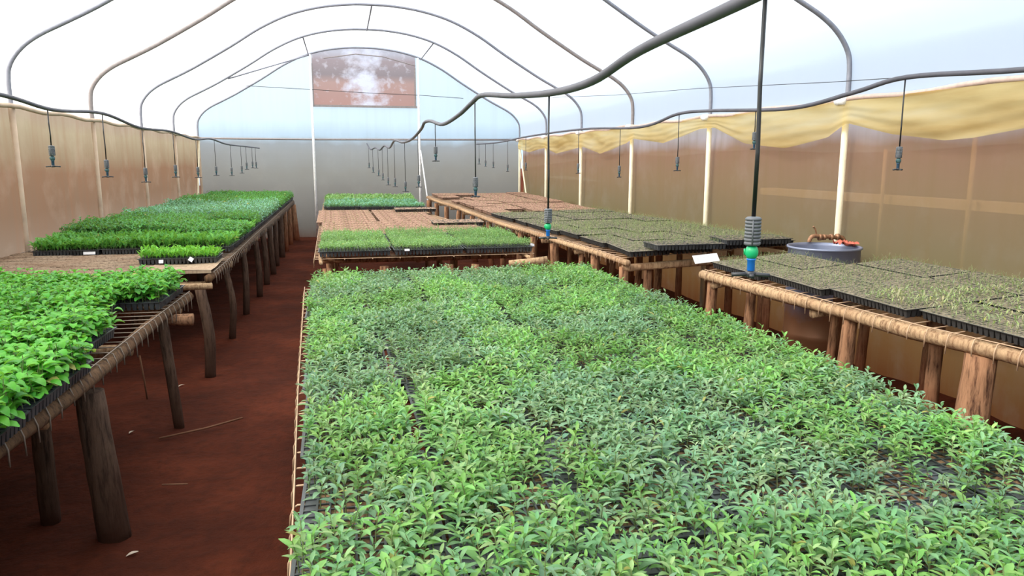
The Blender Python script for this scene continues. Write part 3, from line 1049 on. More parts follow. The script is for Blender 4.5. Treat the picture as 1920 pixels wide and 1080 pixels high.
def put_tray(bench, x, y, label, group, mat='black', soil='black', rot90=False, lift=0.0, jitter=1.0, sc=(1, 1), tilt=None, bare=0.0):
    z = bench.zat(x, y) + 0.008 + lift
    d = 0.3
    sy = (bench.zat(x, y + d) - bench.zat(x, y - d)) / (2 * d)
    o = bpy.data.objects.new('cell_tray', TRAY[mat])
    COL.objects.link(o)
    o.location = (x + random.uniform(-.004, .004) * jitter, y + random.uniform(-.004, .004) * jitter, z)
    rz = (math.pi / 2 if rot90 else 0) + random.uniform(-0.012, 0.012) * jitter
    rx = math.atan(sy) if tilt is None else tilt[0]
    ry = 0 if tilt is None else tilt[1]
    if tilt is None and bench in (B_R1, B_R2):
        ry = -math.atan((bench.zat(x + 0.3, y) - bench.zat(x - 0.3, y)) / 0.6)
    o.rotation_euler = (rx if not rot90 else 0, ry, rz)
    o.scale = (sc[0], sc[1], 1)
    tag(o, label, 'tray', group)
    s = bpy.data.objects.new('soil', SOIL[soil])
    COL.objects.link(s)
    s.parent = o
    if soil != 'black':
        s.location = (0, 0, 0.004)
    trays.append(o)
    R = o.rotation_euler.to_matrix()
    return dict(o=o, loc=Vector(o.location), R=R, sc=sc)


# ------------------------------------------------------------------ plants
def leaf(L, W, az, el, z0, curl, segs, fold=0.25, blunt=False, r0=0.0):
    """returns verts, quads of one leaf, starting at (0,0,z0)"""
    v, f = [], []
    x, z = r0, z0
    e = el
    for i in range(segs + 1):
        t = i / segs
        if blunt:
            w = W * (math.sin(math.pi * min(1, (t * 0.88 + 0.10))) ** 0.55)
        else:
            w = W * (math.sin(math.pi * min(1, (t * 0.92 + 0.06))) ** 0.85)
        if i == 0: w = W * 0.15
        up = fold * w
        v.append((x, -w / 2, z + up)); v.append((x, 0, z)); v.append((x, w / 2, z + up))
        if i < segs:
            x += L / segs * math.cos(e); z += L / segs * math.sin(e)
            e -= curl / segs
    for i in range(segs):
        a = i * 3
        f += [(a, a + 1, a + 4, a + 3), (a + 1, a + 2, a + 5, a + 4)]
    ca, sa = math.cos(az), math.sin(az)
    return [(p[0] * ca - p[1] * sa, p[0] * sa + p[1] * ca, p[2]) for p in v], f


def stem_geo(h, r, lean):
    v, f = [], []
    for i in range(3):
        t = i / 2
        for k in range(3):
            a = 2 * math.pi * k / 3
            v.append((lean[0] * t * t + math.cos(a) * r * (1 - 0.3 * t), lean[1] * t * t + math.sin(a) * r * (1 - 0.3 * t), h * t))
    for i in range(2):
        for k in range(3):
            a, b = i * 3 + k, i * 3 + (k + 1) % 3
            f.append((a, b, b + 3, a + 3))
    return v, f


def make_variant(kind, rnd, segs):
    """-> stem(v,f), leaves(v,f,leafid)"""
    if kind == 'narrow':       # long narrow leaves on a thin stem
        h = rnd.uniform(0.055, 0.085)
        lean = (rnd.uniform(-.012, .012), rnd.uniform(-.012, .012))
        n = rnd.choice([6, 7, 8, 9])
        sv, sf = stem_geo(h, 0.0013, lean)
        V, F, I = [], [], []
        a0 = rnd.uniform(0, 6.28)
        for i in range(n):
            t = 0.42 + 0.58 * i / (n - 1)
            L = rnd.uniform(0.026, 0.042) * (1.1 - 0.35 * t)
            if i >= n - 2: L *= 0.75
            lv, lf = leaf(L, L * rnd.uniform(0.28, 0.38), a0 + i * 2.4 + rnd.uniform(-.3, .3), rnd.uniform(0.15, 0.8) + 0.5 * (i >= n - 2), h * t, rnd.uniform(0.1, 0.95), segs, 0.3)
            ox, oy = lean[0] * t * t, lean[1] * t * t
            b = len(V)
            V += [(p[0] + ox, p[1] + oy, p[2]) for p in lv]; F += [tuple(q + b for q in w) for w in lf]; I += [i] * len(lv)
    elif kind == 'broad':      # rounded, cupped leaves
        h = rnd.uniform(0.07, 0.10)
        lean = (rnd.uniform(-.01, .01), rnd.uniform(-.01, .01))
        n = rnd.choice([5, 6, 7])
        sv, sf = stem_geo(h, 0.0016, lean)
        V, F, I = [], [], []
        a0 = rnd.uniform(0, 6.28)
        for i in range(n):
            t = 0.25 + 0.75 * i / (n - 1)
            L = rnd.uniform(0.034, 0.050) * (1.1 - 0.35 * t)
            lv, lf = leaf(L, L * rnd.uniform(0.62, 0.80), a0 + i * 2.4 + rnd.uniform(-.3, .3), rnd.uniform(0.1, 0.6), h * t, rnd.uniform(0.7, 1.7), segs, 0.22, True, r0=0.006)
            b = len(V)
            V += [(p[0] + lean[0] * t, p[1] + lean[1] * t, p[2]) for p in lv]; F += [tuple(q + b for q in w) for w in lf]; I += [i] * len(lv)
    elif kind == 'sprout':     # tiny, few thin upright leaves
        h = rnd.uniform(0.015, 0.030)
        lean = (rnd.uniform(-.008, .008), rnd.uniform(-.008, .008))
        n = rnd.choice([2, 3, 4, 4])
        sv, sf = stem_geo(h, 0.0011, lean)
        V, F, I = [], [], []
        a0 = rnd.uniform(0, 6.28)
        for i in range(n):
            L = rnd.uniform(0.014, 0.026)
            lv, lf = leaf(L, L * rnd.uniform(0.20, 0.30), a0 + i * 2.2, rnd.uniform(0.1, 1.1), h * (0.8 + 0.2 * (i > 1)), rnd.uniform(0.1, 0.9), segs, 0.2)
            b = len(V)
            V += [(p[0] + lean[0], p[1] + lean[1], p[2]) for p in lv]; F += [tuple(q + b for q in w) for w in lf]; I += [i] * len(lv)
    elif kind == 'tuft':       # upright thin tufts (far beds)
        h = rnd.uniform(0.03, 0.05)
        lean = (0, 0)
        n = 5
        sv, sf = stem_geo(h, 0.0016, lean)
        V, F, I = [], [], []
        a0 = rnd.uniform(0, 6.28)
        for i in range(n):
            L = rnd.uniform(0.035, 0.06)
            lv, lf = leaf(L, L * rnd.uniform(0.28, 0.42), a0 + i * 1.35, rnd.uniform(0.5, 1.3), h * (0.15 + 0.18 * i), rnd.uniform(0.4, 1.4), segs, 0.2)
            b = len(V)
            V += lv; F += [tuple(q + b for q in w) for w in lf]; I += [i] * len(lv)
    return (np.array(sv), sf), (np.array(V), F, np.array(I))


def col_attr(me, cols):
    a = me.color_attributes.new('tint', 'FLOAT_COLOR', 'POINT')
    c = np.ones((len(cols), 4), dtype=np.float32)
    c[:, :3] = cols
    a.data.foreach_set('color', c.ravel())


def raw_mesh(name, V, F4, cols, mat, smooth=True):
    """V (n,3), F4 (m,4) int arrays"""
    me = bpy.data.meshes.new(name)
    me.vertices.add(len(V)); me.vertices.foreach_set('co', V.astype(np.float32).ravel())
    m = len(F4)
    me.loops.add(m * 4); me.loops.foreach_set('vertex_index', F4.astype(np.int32).ravel())
    me.polygons.add(m); me.polygons.foreach_set('loop_start', np.arange(0, m * 4, 4, dtype=np.int32))
    me.polygons.foreach_set('loop_total', np.full(m, 4, dtype=np.int32))
    me.update(calc_edges=True)
    me.polygons.foreach_set('use_smooth', np.ones(m, dtype=bool))
    me.materials.append(mat)
    col_attr(me, cols)
    return me


# per-kind colour families (albedo of the leaf itself)
FAM = {
    'narrow': [(0.18, 0.38, 0.12), (0.24, 0.46, 0.13), (0.17, 0.36, 0.17), (0.26, 0.43, 0.18), (0.19, 0.44, 0.11)],
    'narrow_grey': [(0.19, 0.36, 0.20), (0.24, 0.40, 0.24), (0.17, 0.33, 0.21), (0.27, 0.41, 0.23)],
    'broad': [(0.08, 0.37, 0.03), (0.11, 0.43, 0.035), (0.06, 0.31, 0.04), (0.13, 0.46, 0.06)],
    'sprout': [(0.30, 0.38, 0.18), (0.38, 0.44, 0.24), (0.32, 0.42, 0.17), (0.46, 0.43, 0.27)],
    'dark': [(0.05, 0.22, 0.05), (0.07, 0.27, 0.05), (0.06, 0.24, 0.07)],
    'mid': [(0.09, 0.33, 0.06), (0.12, 0.38, 0.06)],
    'lime': [(0.14, 0.46, 0.04), (0.18, 0.50, 0.05)],
    'bluish': [(0.15, 0.36, 0.25), (0.19, 0.42, 0.31), (0.14, 0.33, 0.20)],
    'fargreen': [(0.23, 0.41, 0.14), (0.19, 0.37, 0.15), (0.27, 0.43, 0.19)],
    'dry': [(0.45, 0.33, 0.18), (0.40, 0.36, 0.18)],
}
VAR = {}
for kind in ('narrow', 'broad', 'sprout', 'tuft'):
    for lod, segs in (('hi', 4), ('lo', 2)):
        rnd = random.Random(hash(kind) % 1 + len(kind) * 31)
        VAR[kind, lod] = [make_variant(kind, rnd, segs if kind != 'sprout' else max(1, segs // 2)) for _ in range(14 if lod == 'hi' else 10)]


def tint_cols(rng, fam, ids, n):
    base = np.array(FAM[fam])[rng.integers(len(FAM[fam]))]
    nl = int(ids.max()) + 1
    per = rng.uniform(0.82, 1.2, (nl, 1)) * np.array([[1, 1, 1]]) * base
    per[:, 0] *= rng.uniform(0.9, 1.15, nl)
    per[rng.random(nl) < 0.006] = (0.42, 0.40, 0.12)
    return per[ids]


def plant_mass(name, plants, kind, lod, label, cat, group=None):
    """plants: list of (x,y,z,rz,scale,hscale,fam, bright)"""
    Vs, Fs, Cs = [], [], []
    off = 0
    vars_ = VAR[kind, lod]
    rng = np.random.default_rng(len(plants))
    stemcol = np.array((0.28, 0.33, 0.16))
    for (x, y, z, rz, s, hs, fam, br) in plants:
        (sv, sf), (lv, lf, li) = vars_[rng.integers(len(vars_))]
        V = np.vstack([sv, lv])
        F = np.array(sf + [tuple(q + len(sv) for q in w) for w in lf])
        c, s_ = math.cos(rz), math.sin(rz)
        W = np.empty_like(V)
        W[:, 0] = (V[:, 0] * c - V[:, 1] * s_) * s + x
        W[:, 1] = (V[:, 0] * s_ + V[:, 1] * c) * s + y
        W[:, 2] = V[:, 2] * s * hs + z
        C = np.vstack([np.tile(stemcol, (len(sv), 1)), tint_cols(rng, fam, li, len(lv))]) * br
        Vs.append(W); Fs.append(F + off); Cs.append(C)
        off += len(V)
    me = raw_mesh(name, np.vstack(Vs), np.vstack(Fs), np.clip(np.vstack(Cs), 0, 1), M['leaf'])
    o = bpy.data.objects.new(name, me)
    COL.objects.link(o)
    return tag(o, label, cat, group, 'stuff')


IND = {}


def individual_meshes(kind, fam, nvar=12):
    rng = np.random.default_rng(5)
    out = []
    for i in range(nvar):
        (sv, sf), (lv, lf, li) = VAR[kind, 'hi'][i % len(VAR[kind, 'hi'])]
        sm = raw_mesh('stem', sv, np.array(sf), np.tile((0.28, 0.33, 0.16), (len(sv), 1)), M['leaf'])
        lm = raw_mesh('leaves', lv, np.array(lf), np.clip(tint_cols(rng, fam, li, len(lv)), 0, 1), M['leaf'])
        both = raw_mesh('seedling', np.vstack([sv, lv]), np.array(sf + [tuple(q + len(sv) for q in w) for w in lf]),
                        np.clip(np.vstack([np.tile((0.28, 0.33, 0.16), (len(sv), 1)), tint_cols(rng, fam, li, len(lv))]), 0, 1), M['leaf'])
        out.append((sm, lm, both))
    return out


# project a point to the photograph's frame (to know which plants are in view)
FPX = 1400
th, ps = math.radians(9.608), math.radians(12.70)
fw = Vector((math.sin(ps) * math.cos(th), math.cos(ps) * math.cos(th), -math.sin(th)))
rt = Vector((math.cos(ps), -math.sin(ps), 0))
upv = rt.cross(fw)


def in_view(x, y, z):
    p = Vector((x, y, z - 1.7))
    d = p.dot(fw)
    if d < 0.2: return None
    u, v = 960 + FPX * p.dot(rt) / d, 540 - FPX * p.dot(upv) / d
    return d if (0 <= u <= 1920 and 0 <= v <= 1080) else None


def sow(tray, fill, kind_fam, srange=(0.85, 1.15), hrange=(0.9, 1.1), bright=1.0, every=1, jit=0.004, patch=None, clump=0.0):
    out = []
    nx, ny = 10, 20
    ex = 0.009
    px, py = (TW - 2 * ex) / nx, (TL - 2 * ex) / ny
    hs_t = random.uniform(*hrange)
    for i in range(nx):
        for j in range(ny):
            if every > 1 and (i + j) % every: continue
            lx = (-TW / 2 + ex + (i + 0.5) * px) * tray['sc'][0]
            ly = (-TL / 2 + ex + (j + 0.5) * py) * tray['sc'][1]
            w = tray['loc'] + tray['R'] @ Vector((lx + random.uniform(-jit, jit), ly + random.uniform(-jit, jit), TH - 0.006))
            nz = mnoise.noise(Vector((w.x * 2.2, w.y * 2.2, 4.2)))
            nf = mnoise.noise(Vector((w.x * 6.0, w.y * 6.0, 9.2)))
            f = fill + clump * (nf + nz * 0.5)
            if patch and patch(w.x, w.y): f -= 0.6
            if random.random() > f: continue
            s = random.uniform(*srange) * (1 + 0.18 * nz + 0.12 * nf)
            b = bright * (1 + 0.22 * nz) * random.uniform(0.9, 1.1)
            if kind_fam == 'narrow':
                q = mnoise.noise(Vector((w.x * 1.6, w.y * 1.6, 21.0))) + random.uniform(-0.15, 0.15)
                fam_ = 'narrow' if q > -0.02 else 'narrow_grey'
            else:
                fam_ = kind_fam
            out.append((w.x, w.y, w.z, random.uniform(0, 6.28), s, hs_t * random.uniform(0.92, 1.08), fam_, b))
    return out


G_C1 = 'cell trays on the near centre bench'
P_narrow = []
# C1: six columns (long side down the bench), eight rows
colx = [-0.25 + 0.342 * (i + 0.5) for i in range(6)]
rowy = [5.50 - 0.675 * (j + 0.5) for j in range(9)]


def c1_patch(x, y):
    for (cx, cy, rx, ry) in ((0.62, 2.05, 0.09, 0.10), (0.15, 3.15, 0.10, 0.04), (1.15, 3.0, 0.22, 0.06), (1.35, 4.6, 0.2, 0.1), (-0.05, 1.72, 0.12, 0.06),
                             (1.0, 1.56, 0.14, 0.05), (0.55, 3.3, 0.12, 0.05), (0.5, 2.35, 0.15, 0.05), (1.7, 2.7, 0.2, 0.05), (0.35, 1.6, 0.12, 0.03), (0.95, 2.55, .2, .04)):
        if ((x - cx) / rx) ** 2 + ((y - cy) / ry) ** 2 < 1: return True
    return False


for j, y in enumerate(rowy):
    for i, x in enumerate(colx):
        gap = 0.012 if (i >= 3 and j in (2, 3)) or (i >= 1 and j in (3, 4)) else 0.0
        t = put_tray(B_C1, x + gap + (5.3 - y) * 0.033, y, 'seedling tray on near centre bench, %s row from far end, %s from left' % (ORD[j + 1], ORD[i + 1]), G_C1, jitter=2)
        br = random.uniform(0.85, 1.15)
        P_narrow += sow(t, 0.84, 'narrow', (1.05, 1.5), (0.72, 0.92), br, patch=c1_patch, jit=0.010, clump=0.45)

# C2 green part: three trays across, rows from 6.95
P_c2 = []
for j in range(5):
    y = 7.05 + 0.345 * (j)
    for i in range(3):
        x = 0.09 + 0.675 * i
        t = put_tray(B_C2, x, y, 'fine green seedling tray on far centre bench, row %s from near, %s from left' % (ORD[j + 1], ORD[i + 1]),
                     'green cell trays on the far centre bench', rot90=True, sc=(1, 0.98), lift=0.012 if j == 0 else 0)
        P_c2 += sow(t, 0.88 if j < 4 else 0.55, 'fargreen', (0.9, 1.1), (0.85, 1.0), random.uniform(0.9, 1.1), jit=0.006)
P_c2dry = []
j = 0
y = 7.05 + 0.345 * 5
while y < 12.9:
    for i in range(3 if y < 10.5 else 2):
        wdt = interp(B_C2.R, y)[0] - interp(B_C2.L, y)[0]
        x = interp(B_C2.L, y)[0] + 0.345 + 0.675 * i * (wdt / 2.1 if y < 10.5 else 1.25)
        t = put_tray(B_C2, x, y, 'dry brown tray on far centre bench, %s dry row back, %s from left' % (ORD[j + 1], ORD[i + 1]),
                     'dry brown cell trays on the far centre bench', mat='brown', soil='brown', rot90=True, sc=(1, 0.98 if y < 10.5 else 1.2))
        P_c2dry += sow(t, 0.10 if y > 9.6 else 0.25, 'dry' if y > 9.2 else 'sprout', (0.8, 1.4), (0.9, 1.2), 1.0)
    y += 0.345; j += 1
t = put_tray(B_C2, 1.45, 9.7, 'warped dark cell tray lying loose across the right edge of the far centre bench', 'loose cell trays', mat='dusty', soil='brown', rot90=True, lift=0.04, tilt=(0, -0.05))
t = put_tray(B_C2, 1.15, 12.3, 'loose dark cell tray raised on the dry trays of far centre bench', 'loose cell trays', mat='dusty', soil='brown', rot90=True, lift=0.05, tilt=(0, -0.03))
P_c2far = []
for j in range(10):
    y = 13.35 + 0.37 * j
    wdt = interp(B_C2.R, y)[0] - interp(B_C2.L, y)[0]
    for i in range(3):
        x = interp(B_C2.L, y)[0] + wdt * (i + 0.5) / 3
        t = put_tray(B_C2, x + (0.06 if j == 0 else 0), y - (0.12 if (j == 0 and i != 0) else 0), 'bluish seedling tray at end of centre bench, %s row back, %s from left' % (ORD[j + 1], ORD[i + 1]),
                     'bluish green cell trays at the far end of the centre bench', rot90=True, sc=(1, wdt / 3 / 0.69), lift=0.02 if j == 0 else 0)
        P_c2far += sow(t, 0.8, 'bluish' if j < 5 else 'fargreen', (1.0, 1.3), (0.9, 1.2), 1.0, every=2, jit=0.01)

# R1
P_sprout = []


def r_patch(x, y):
    return False


for j in range(9):
    y = 5.05 - 0.675 * j
    x0 = interp(B_R1.L, y)[0] + 0.012
    pitch = min(0.365, (4.09 - x0) / 3)
    for i in range(3):
        if j == 0 and i > 1: continue
        x = x0 + pitch * (i + 0.5)
        t = put_tray(B_R1, x, y, 'dusty sprout tray on near right bench, %s row from far, %s from aisle' % (ORD[j + 1], ORD[i + 1]),
                     'dusty cell trays on the near right bench', mat='dusty', soil='dusty', jitter=3, lift=random.uniform(0, 0.008), sc=(pitch / 0.345, 1))
        # aisle side face is black plastic, dust lies on top
        P_sprout += sow(t, 0.82, 'sprout', (1.0, 1.6), (0.9, 1.3), 1.0, patch=None, clump=0.4)
# R2
j = 0
y = 6.42
while y < 16.8:
    xl = interp(B_R2.L, y)[0] + 0.05
    n = 5 if y > 6.9 else 4
    wdt = (4.06 - xl) / n
    for i in range(n):
        if y > 8 and random.random() < 0.03: continue
        x = xl + wdt * (i + 0.5)
        far = y > 11.2
        t = put_tray(B_R2, x, y, '%s tray on long right bench, %s row back, %s from aisle' % ('bare brown' if far else 'dusty green', ORD[j + 1], ORD[i + 1]),
                     'cell trays on the long right bench', mat='brown' if far else 'dusty', soil='brown' if far else 'dusty', jitter=4, lift=random.uniform(0, 0.02), sc=(wdt / 0.345, 1))
        P_sprout += sow(t, 0.72 if y < 9.5 else (0.55 if not far else 0.06), 'sprout', (1.1, 1.8), (0.9, 1.2), 1.0, every=1 if y < 9 else 2)
    y += 0.675; j += 1
# overhanging trays at the near end of R2
for x, y, lb, tl in ((2.95, 6.12, 'dark tray overhanging near end of the long right bench above its corner leg', (0.05, 0)),
                 (3.62, 6.16, 'dark tray overhanging near end of the long right bench beside the drum', (0.02, -0.03))):
    t = put_tray(B_R2, x, y, lb, 'loose cell trays', mat='black', soil='dusty', rot90=True, lift=0.055, tilt=tl)
    P_sprout += sow(t, 0.6, 'sprout', (0.9, 1.4), (0.9, 1.2), 1.0)

# L1
P_broad = []
set_back = [0.01, 0.25, 0.07, -0.03, -0.03, -0.03, -0.03, -0.03]
for j in range(8):
    y = 5.06 - 0.68 * j
    for i in range(5):
        x = -1.06 - set_back[j] - 0.345 * (i + 0.5)
        if x < -2.80: continue
        t = put_tray(B_L1, x, y, 'broad leaved seedling tray on near left bench, %s row from far, %s from aisle' % (ORD[j + 1], ORD[i + 1]),
                     'cell trays on the near left bench', jitter=2)
        P_broad += sow(t, 0.88, 'broad', (1.2, 1.55), (0.85, 1.1), random.uniform(0.9, 1.1), jit=0.014)
# L2
P_lime = []
t = put_tray(B_L2, -1.34, 6.72, 'cell tray of lime green seedlings alone at the near corner of the far left bench', 'cell trays on the far left bench', rot90=True, lift=0.016, sc=(1.0, 0.93))
P_lime += sow(t, 0.97, 'lime', (0.9, 1.1), (1.2, 1.4), 1.0, jit=0.008)
P_l2 = {'mid': [], 'dark': [], 'bluish': []}
j = 0
y = 7.55
while y < 16.8:
    for i in range(3):
        x = -2.73 + 0.565 * (i + 0.5)
        fam = 'mid' if y < 8.2 else ('dark' if y < 10.2 else ('bluish' if y < 13.2 else 'dark'))
        if 8.8 < y < 9.6 and i == 2: fam = 'mid'
        if 7.5 < y < 8.2 and i == 0: fam = 'mid'
        t = put_tray(B_L2, x, y, '%s seedling tray on far left bench, %s full row back, %s from left' % (
            {'mid': 'green', 'dark': 'dark green', 'bluish': 'bluish green'}[fam], ORD[j + 1], ORD[i + 1]), 'cell trays on the far left bench', rot90=True, sc=(1.0, 0.84), lift=0.012)
        P_l2[fam] += sow(t, 0.9, fam, (1.1, 1.35), (1.1, 1.5), random.uniform(0.85, 1.15), jit=0.01, every=1 if y < 9 else 2)
    y += 0.355; j += 1


def split_kind(plants, kind, fam, n, glabel, group, rest_label, rest_name, cat, parts=False, name='seedling', lod='lo'):
    vis = []
    for k, p in enumerate(plants):
        d = in_view(p[0], p[1], p[2] + 0.05 * p[4])
        if d: vis.append((d, k))
    vis.sort()
    chosen = set(k for _, k in vis[:n])
    ms = individual_meshes(kind, fam)
    for q, k in enumerate(sorted(chosen)):
        x, y, z, rz, s, hs, _, br = plants[k]
        sm, lm, both = ms[q % len(ms)]
        if parts:
            o = bpy.data.objects.new(name, None)
            o.empty_display_size = 0.02
            COL.objects.link(o)
            for nm, me in (('stem', sm), ('leaves', lm)):
                c = bpy.data.objects.new(nm, me)
                COL.objects.link(c); c.parent = o
        else:
            o = bpy.data.objects.new(name, both)
            COL.objects.link(o)
        o.location = (x, y, z); o.rotation_euler = (0, 0, rz); o.scale = (s, s, s * hs)
        tag(o, glabel, cat, group)
    rest = [p for k, p in enumerate(plants) if k not in chosen]
    near = rest
    plant_mass(rest_name, near, kind, lod, rest_label, cat + 's')


split_kind(P_narrow, 'narrow', 'narrow', 300, 'one of the nearest narrow leaved green seedlings in the closest centre bench trays', 'nearest seedlings on the near centre bench',
           'carpet of narrow leaved green seedlings covering the rest of the near centre bench', 'seedling_carpet', 'seedling', parts=True, lod='hi', name='narrow_leaf_seedling')
split_kind(P_broad, 'broad', 'broad', 300, 'one of the nearest bright broad leaved seedlings on the near left bench', 'nearest seedlings on the near left bench',
           'thick bed of bright broad leaved seedlings filling the near left bench', 'leafy_seedling_bed', 'leafy seedling', parts=True, lod='hi', name='broad_leaf_seedling')
split_kind(P_sprout, 'sprout', 'sprout', 300, 'one of the nearest tiny pale sprouts in dusty trays of the near right bench', 'nearest sprouts on the near right bench',
           'sparse tiny sprouts over the dusty trays of both right benches', 'sprout_bed', 'sprout', name='sprout')
plant_mass('fine_seedling_bed', P_c2, 'narrow', 'lo', 'fine light green seedlings at the near end of the far centre bench', 'seedlings')
plant_mass('dry_sprout_bed', P_c2dry, 'sprout', 'lo', 'withered straw coloured sprouts in the dry trays of the far centre bench', 'sprouts')
plant_mass('far_seedling_bed', P_c2far, 'tuft', 'lo', 'bluish green seedlings at the far end of the centre bench', 'seedlings')
plant_mass('lime_seedling_bed', P_lime, 'tuft', 'lo', 'dense lime green seedlings in the lone corner tray of the far left bench', 'seedlings')
plant_mass('green_seedling_bed', P_l2['mid'], 'tuft', 'lo', 'mid green seedlings in the front full rows of the far left bench', 'seedlings')
plant_mass('dark_seedling_bed', P_l2['dark'], 'broad', 'lo', 'dark green seedlings in the middle and far rows of the far left bench', 'seedlings')
plant_mass('bluish_seedling_bed', P_l2['bluish'], 'broad', 'lo', 'bluish green seedlings between the dark green ones on the far left bench', 'seedlings')

# ------------------------------------------------------------------ drum, tap, rag, labels
drum = empty('steel_drum', (3.80, 5.33, 0), 'open blue grey steel drum of water standing between the right benches', 'drum')
R_ = 0.275
prof = [(R_ - 0.01, 0.0), (R_, 0.01), (R_, 0.28), (R_ + 0.008, 0.30), (R_, 0.32), (R_, 0.60), (R_ + 0.008, 0.62), (R_, 0.64), (R_, 1.005),
        (R_ + 0.012, 1.01), (R_ + 0.012, 1.025), (R_ - 0.004, 1.025), (R_ - 0.008, 1.00), (R_ - 0.008, 0.80)]
mb = MB(); mb.lathe(prof, 48, close=False)
mb.v.append((0, 0, 0.0)); c0 = len(mb.v) - 1
mb.build('drum_shell', M['drum'], drum)
mb = MB(); mb.lathe([(0.0005, 0.86), (R_ - 0.009, 0.86)], 40, close=False)
mb.build('water', simple('dark_water', (0.05, 0.06, 0.07), 0.08, 0.6), drum)
mb = MB()
mb.grid(lambda u, v: (3.94 + 0.14 * u, 5.26 + 0.16 * v + 0.02 * math.sin(u * 9), 1.037 + 0.022 * math.sin(u * 14 + v * 5) * math.sin(v * 11) + 0.012 * (1 - u)), 18, 14)
tag(mb.build('red_rag', M['red']), 'crumpled red rag lying on the right rim of the steel drum', 'rag')

tap = empty('water_tap', (4.06, 5.60, 0), 'rusty brass water tap on a bent pipe above the steel drum', 'tap')
mb = MB()
mb.tube(catmull([(0.05, -0.02, 1.06), (-0.04, -0.02, 1.07), (-0.12, -0.02, 1.075), (-0.17, -0.02, 1.08), (-0.205, -0.02, 1.075), (-0.225, -0.02, 1.05), (-0.228, -0.02, 1.03)], 4), 0.017, 12)
for x, r in ((-0.02, 0.026), (-0.09, 0.024), (-0.13, 0.028), (0.04, 0.027)):
    mb.tube([(x - 0.012, -0.02, 1.068), (x + 0.012, -0.02, 1.068)], r, 12)
mb.build('tap_body', M['brass'], tap)
mb = MB(); mb.tube(catmull([(-0.165, -0.02, 1.09), (-0.17, -0.02, 1.115), (-0.18, -0.02, 1.14), (-0.20, -0.02, 1.16)], 3), [0.007] * 9 + [0.009], 8)
mb.build('tap_handle', M['brass'], tap)
mb = MB()
mb.tube(catmull([(0.05, -0.02, 1.065), (0.085, -0.02, 1.06), (0.105, -0.02, 1.03), (0.108, -0.02, 0.98), (0.108, -0.02, 0.5), (0.108, -0.02, -0.03)], 5), 0.018, 12)
mb.build('supply_pipe', M['brass'], tap)


def drum_paint():
    m = NT('drum_steel_muddy')
    z = m.sep_z()
    k = m.noise(m.coord(), 6, 4)
    f = m.mrange(m.math('ADD', z, m.math('MULTIPLY', m.math('SUBTRACT', k, 0.5), 0.25)), 0.45, 0.68)
    c = m.mix(f, (0.26, 0.12, 0.06), (0.22, 0.25, 0.36))
    return m.done(m.principled(c, 0.38, 0.6, 0.35))


bpy.data.objects['drum_shell'].data.materials[0] = drum_paint()


def tag_card(name, x, y, z, w, h, rot, lb, thick=0.0015, marks=False):
    m_ = MB(); m_.box(-w / 2, w / 2, -thick / 2, thick / 2, -h / 2, h / 2)
    o = m_.build(name, M['paper'], smooth=False, loc=(x, y, z), rot=rot)
    tag(o, lb, 'label card')
    if marks:
        q = MB()
        for i in range(4):
            for k in range(3):
                if (i * 3 + k) % 2 == 0 or i == 1:
                    q.box(-w / 2 + 0.035 + i * 0.006, -w / 2 + 0.040 + i * 0.006, -thick / 2 - 0.0008, -thick / 2 - 0.0001, -0.008 + k * 0.007, -0.003 + k * 0.007)
        for i in range(2):
            q.box(-w / 2 + 0.08, w / 2 - 0.06 - 0.03 * i, -thick / 2 - 0.0008, -thick / 2 - 0.0001, 0.012 - i * 0.014, 0.014 - i * 0.014)
        q.build('faint_print', simple('faint_ink', (0.55, 0.56, 0.60), 0.8), o, smooth=False)
    return o


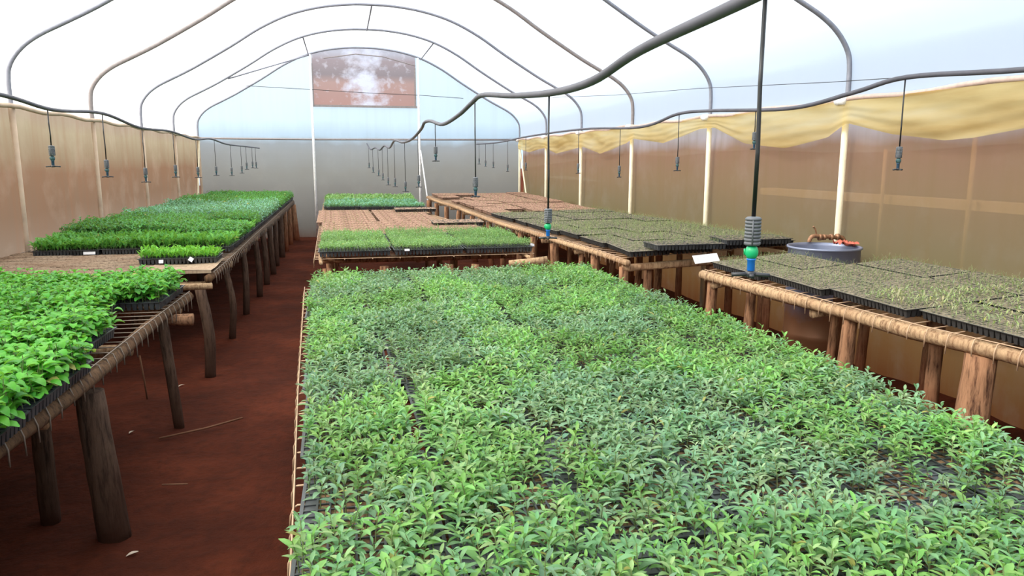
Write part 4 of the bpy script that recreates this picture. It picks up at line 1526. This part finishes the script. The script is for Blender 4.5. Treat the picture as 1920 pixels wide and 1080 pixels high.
tag_card('label_card', 3.07, 5.93, 0.868, 0.24, 0.082, (math.radians(-38), math.radians(-4), 0.05), 'white paper label hanging from the near end of the long right bench', marks=True)
tag_card('label_card', -1.47, 6.545, 0.893, 0.035, 0.03, (-0.4, 0.0, 0.0), 'tiny white label on the front of the lime green corner tray, left of two')
tag_card('label_card', -1.24, 6.545, 0.905, 0.035, 0.035, (-0.4, 0.6, 0.0), 'tilted tiny white label on the front of the lime green corner tray')
tag_card('label_card', -2.25, 7.375, 0.885, 0.10, 0.025, (-0.3, 0, 0), 'long white label on the front row of full trays, far left bench')
tag_card('label_card', 0.56, 6.868, 0.90, 0.045, 0.02, (-0.5, 0, 0), 'small white label on the near edge of the far centre trays')
tag_card('label_card', 1.78, 7.0, 0.905, 0.05, 0.025, (-0.5, 0.3, 0.4), 'small white label at the right corner of the far centre trays')

# ------------------------------------------------------------------ litter on the floor
for pts, r, lb in (([(-1.15, 4.72, 0.03), (-0.9, 4.85, 0.03), (-0.70, 5.0, 0.03)], 0.006, 'thin dark twig on the floor below the near left bench'),
                   ([(-0.98, 4.0, 0.03), (-0.85, 3.98, 0.03)], 0.004, 'short pale twig on the aisle floor near the thick post')):
    mb = MB(); mb.tube(pts, r, 6, rough=0.1)
    tag(mb.build('twig', M['stick']), lb, 'twig', 'twigs on the floor')
mb = MB(); mb.tube([(-1.42, 5.6, 0.0), (-1.43, 5.6, 0.15), (-1.45, 5.61, 0.34)], 0.006, 6)
tag(mb.build('twig', M['stick']), 'thin twig standing upright under the left benches', 'twig', 'twigs on the floor')
rl = random.Random(9)
mb0 = MB()
mb0.grid(lambda u, v: (0.05 * (u - 0.5), 0.022 * (v - 0.5) * math.sin(math.pi * (0.1 + 0.85 * u)), 0.006 * math.sin(u * 3) + 0.004 * abs(v - 0.5)), 6, 2)
lm_ = mb0.mesh('dry_leaf', M['pale_leaf'])
for k, (x, y) in enumerate(((3.6, 2.9), (3.72, 3.1), (3.4, 3.5), (3.8, 3.55), (-1.35, 4.9), (-1.25, 5.9), (-0.95, 3.3), (-0.75, 2.9))):
    o = bpy.data.objects.new('dry_leaf', lm_)
    COL.objects.link(o)
    o.location = (x, y, floor_z(x, y) + 0.008); o.rotation_euler = (rl.uniform(-.2, .2), rl.uniform(-.2, .2), rl.uniform(0, 6))
    tag(o, 'pale dry leaf fallen on the red floor' + (' under the near right bench' if x > 0 else ' beside the left benches'), 'dry leaf', 'dry leaves on the floor')
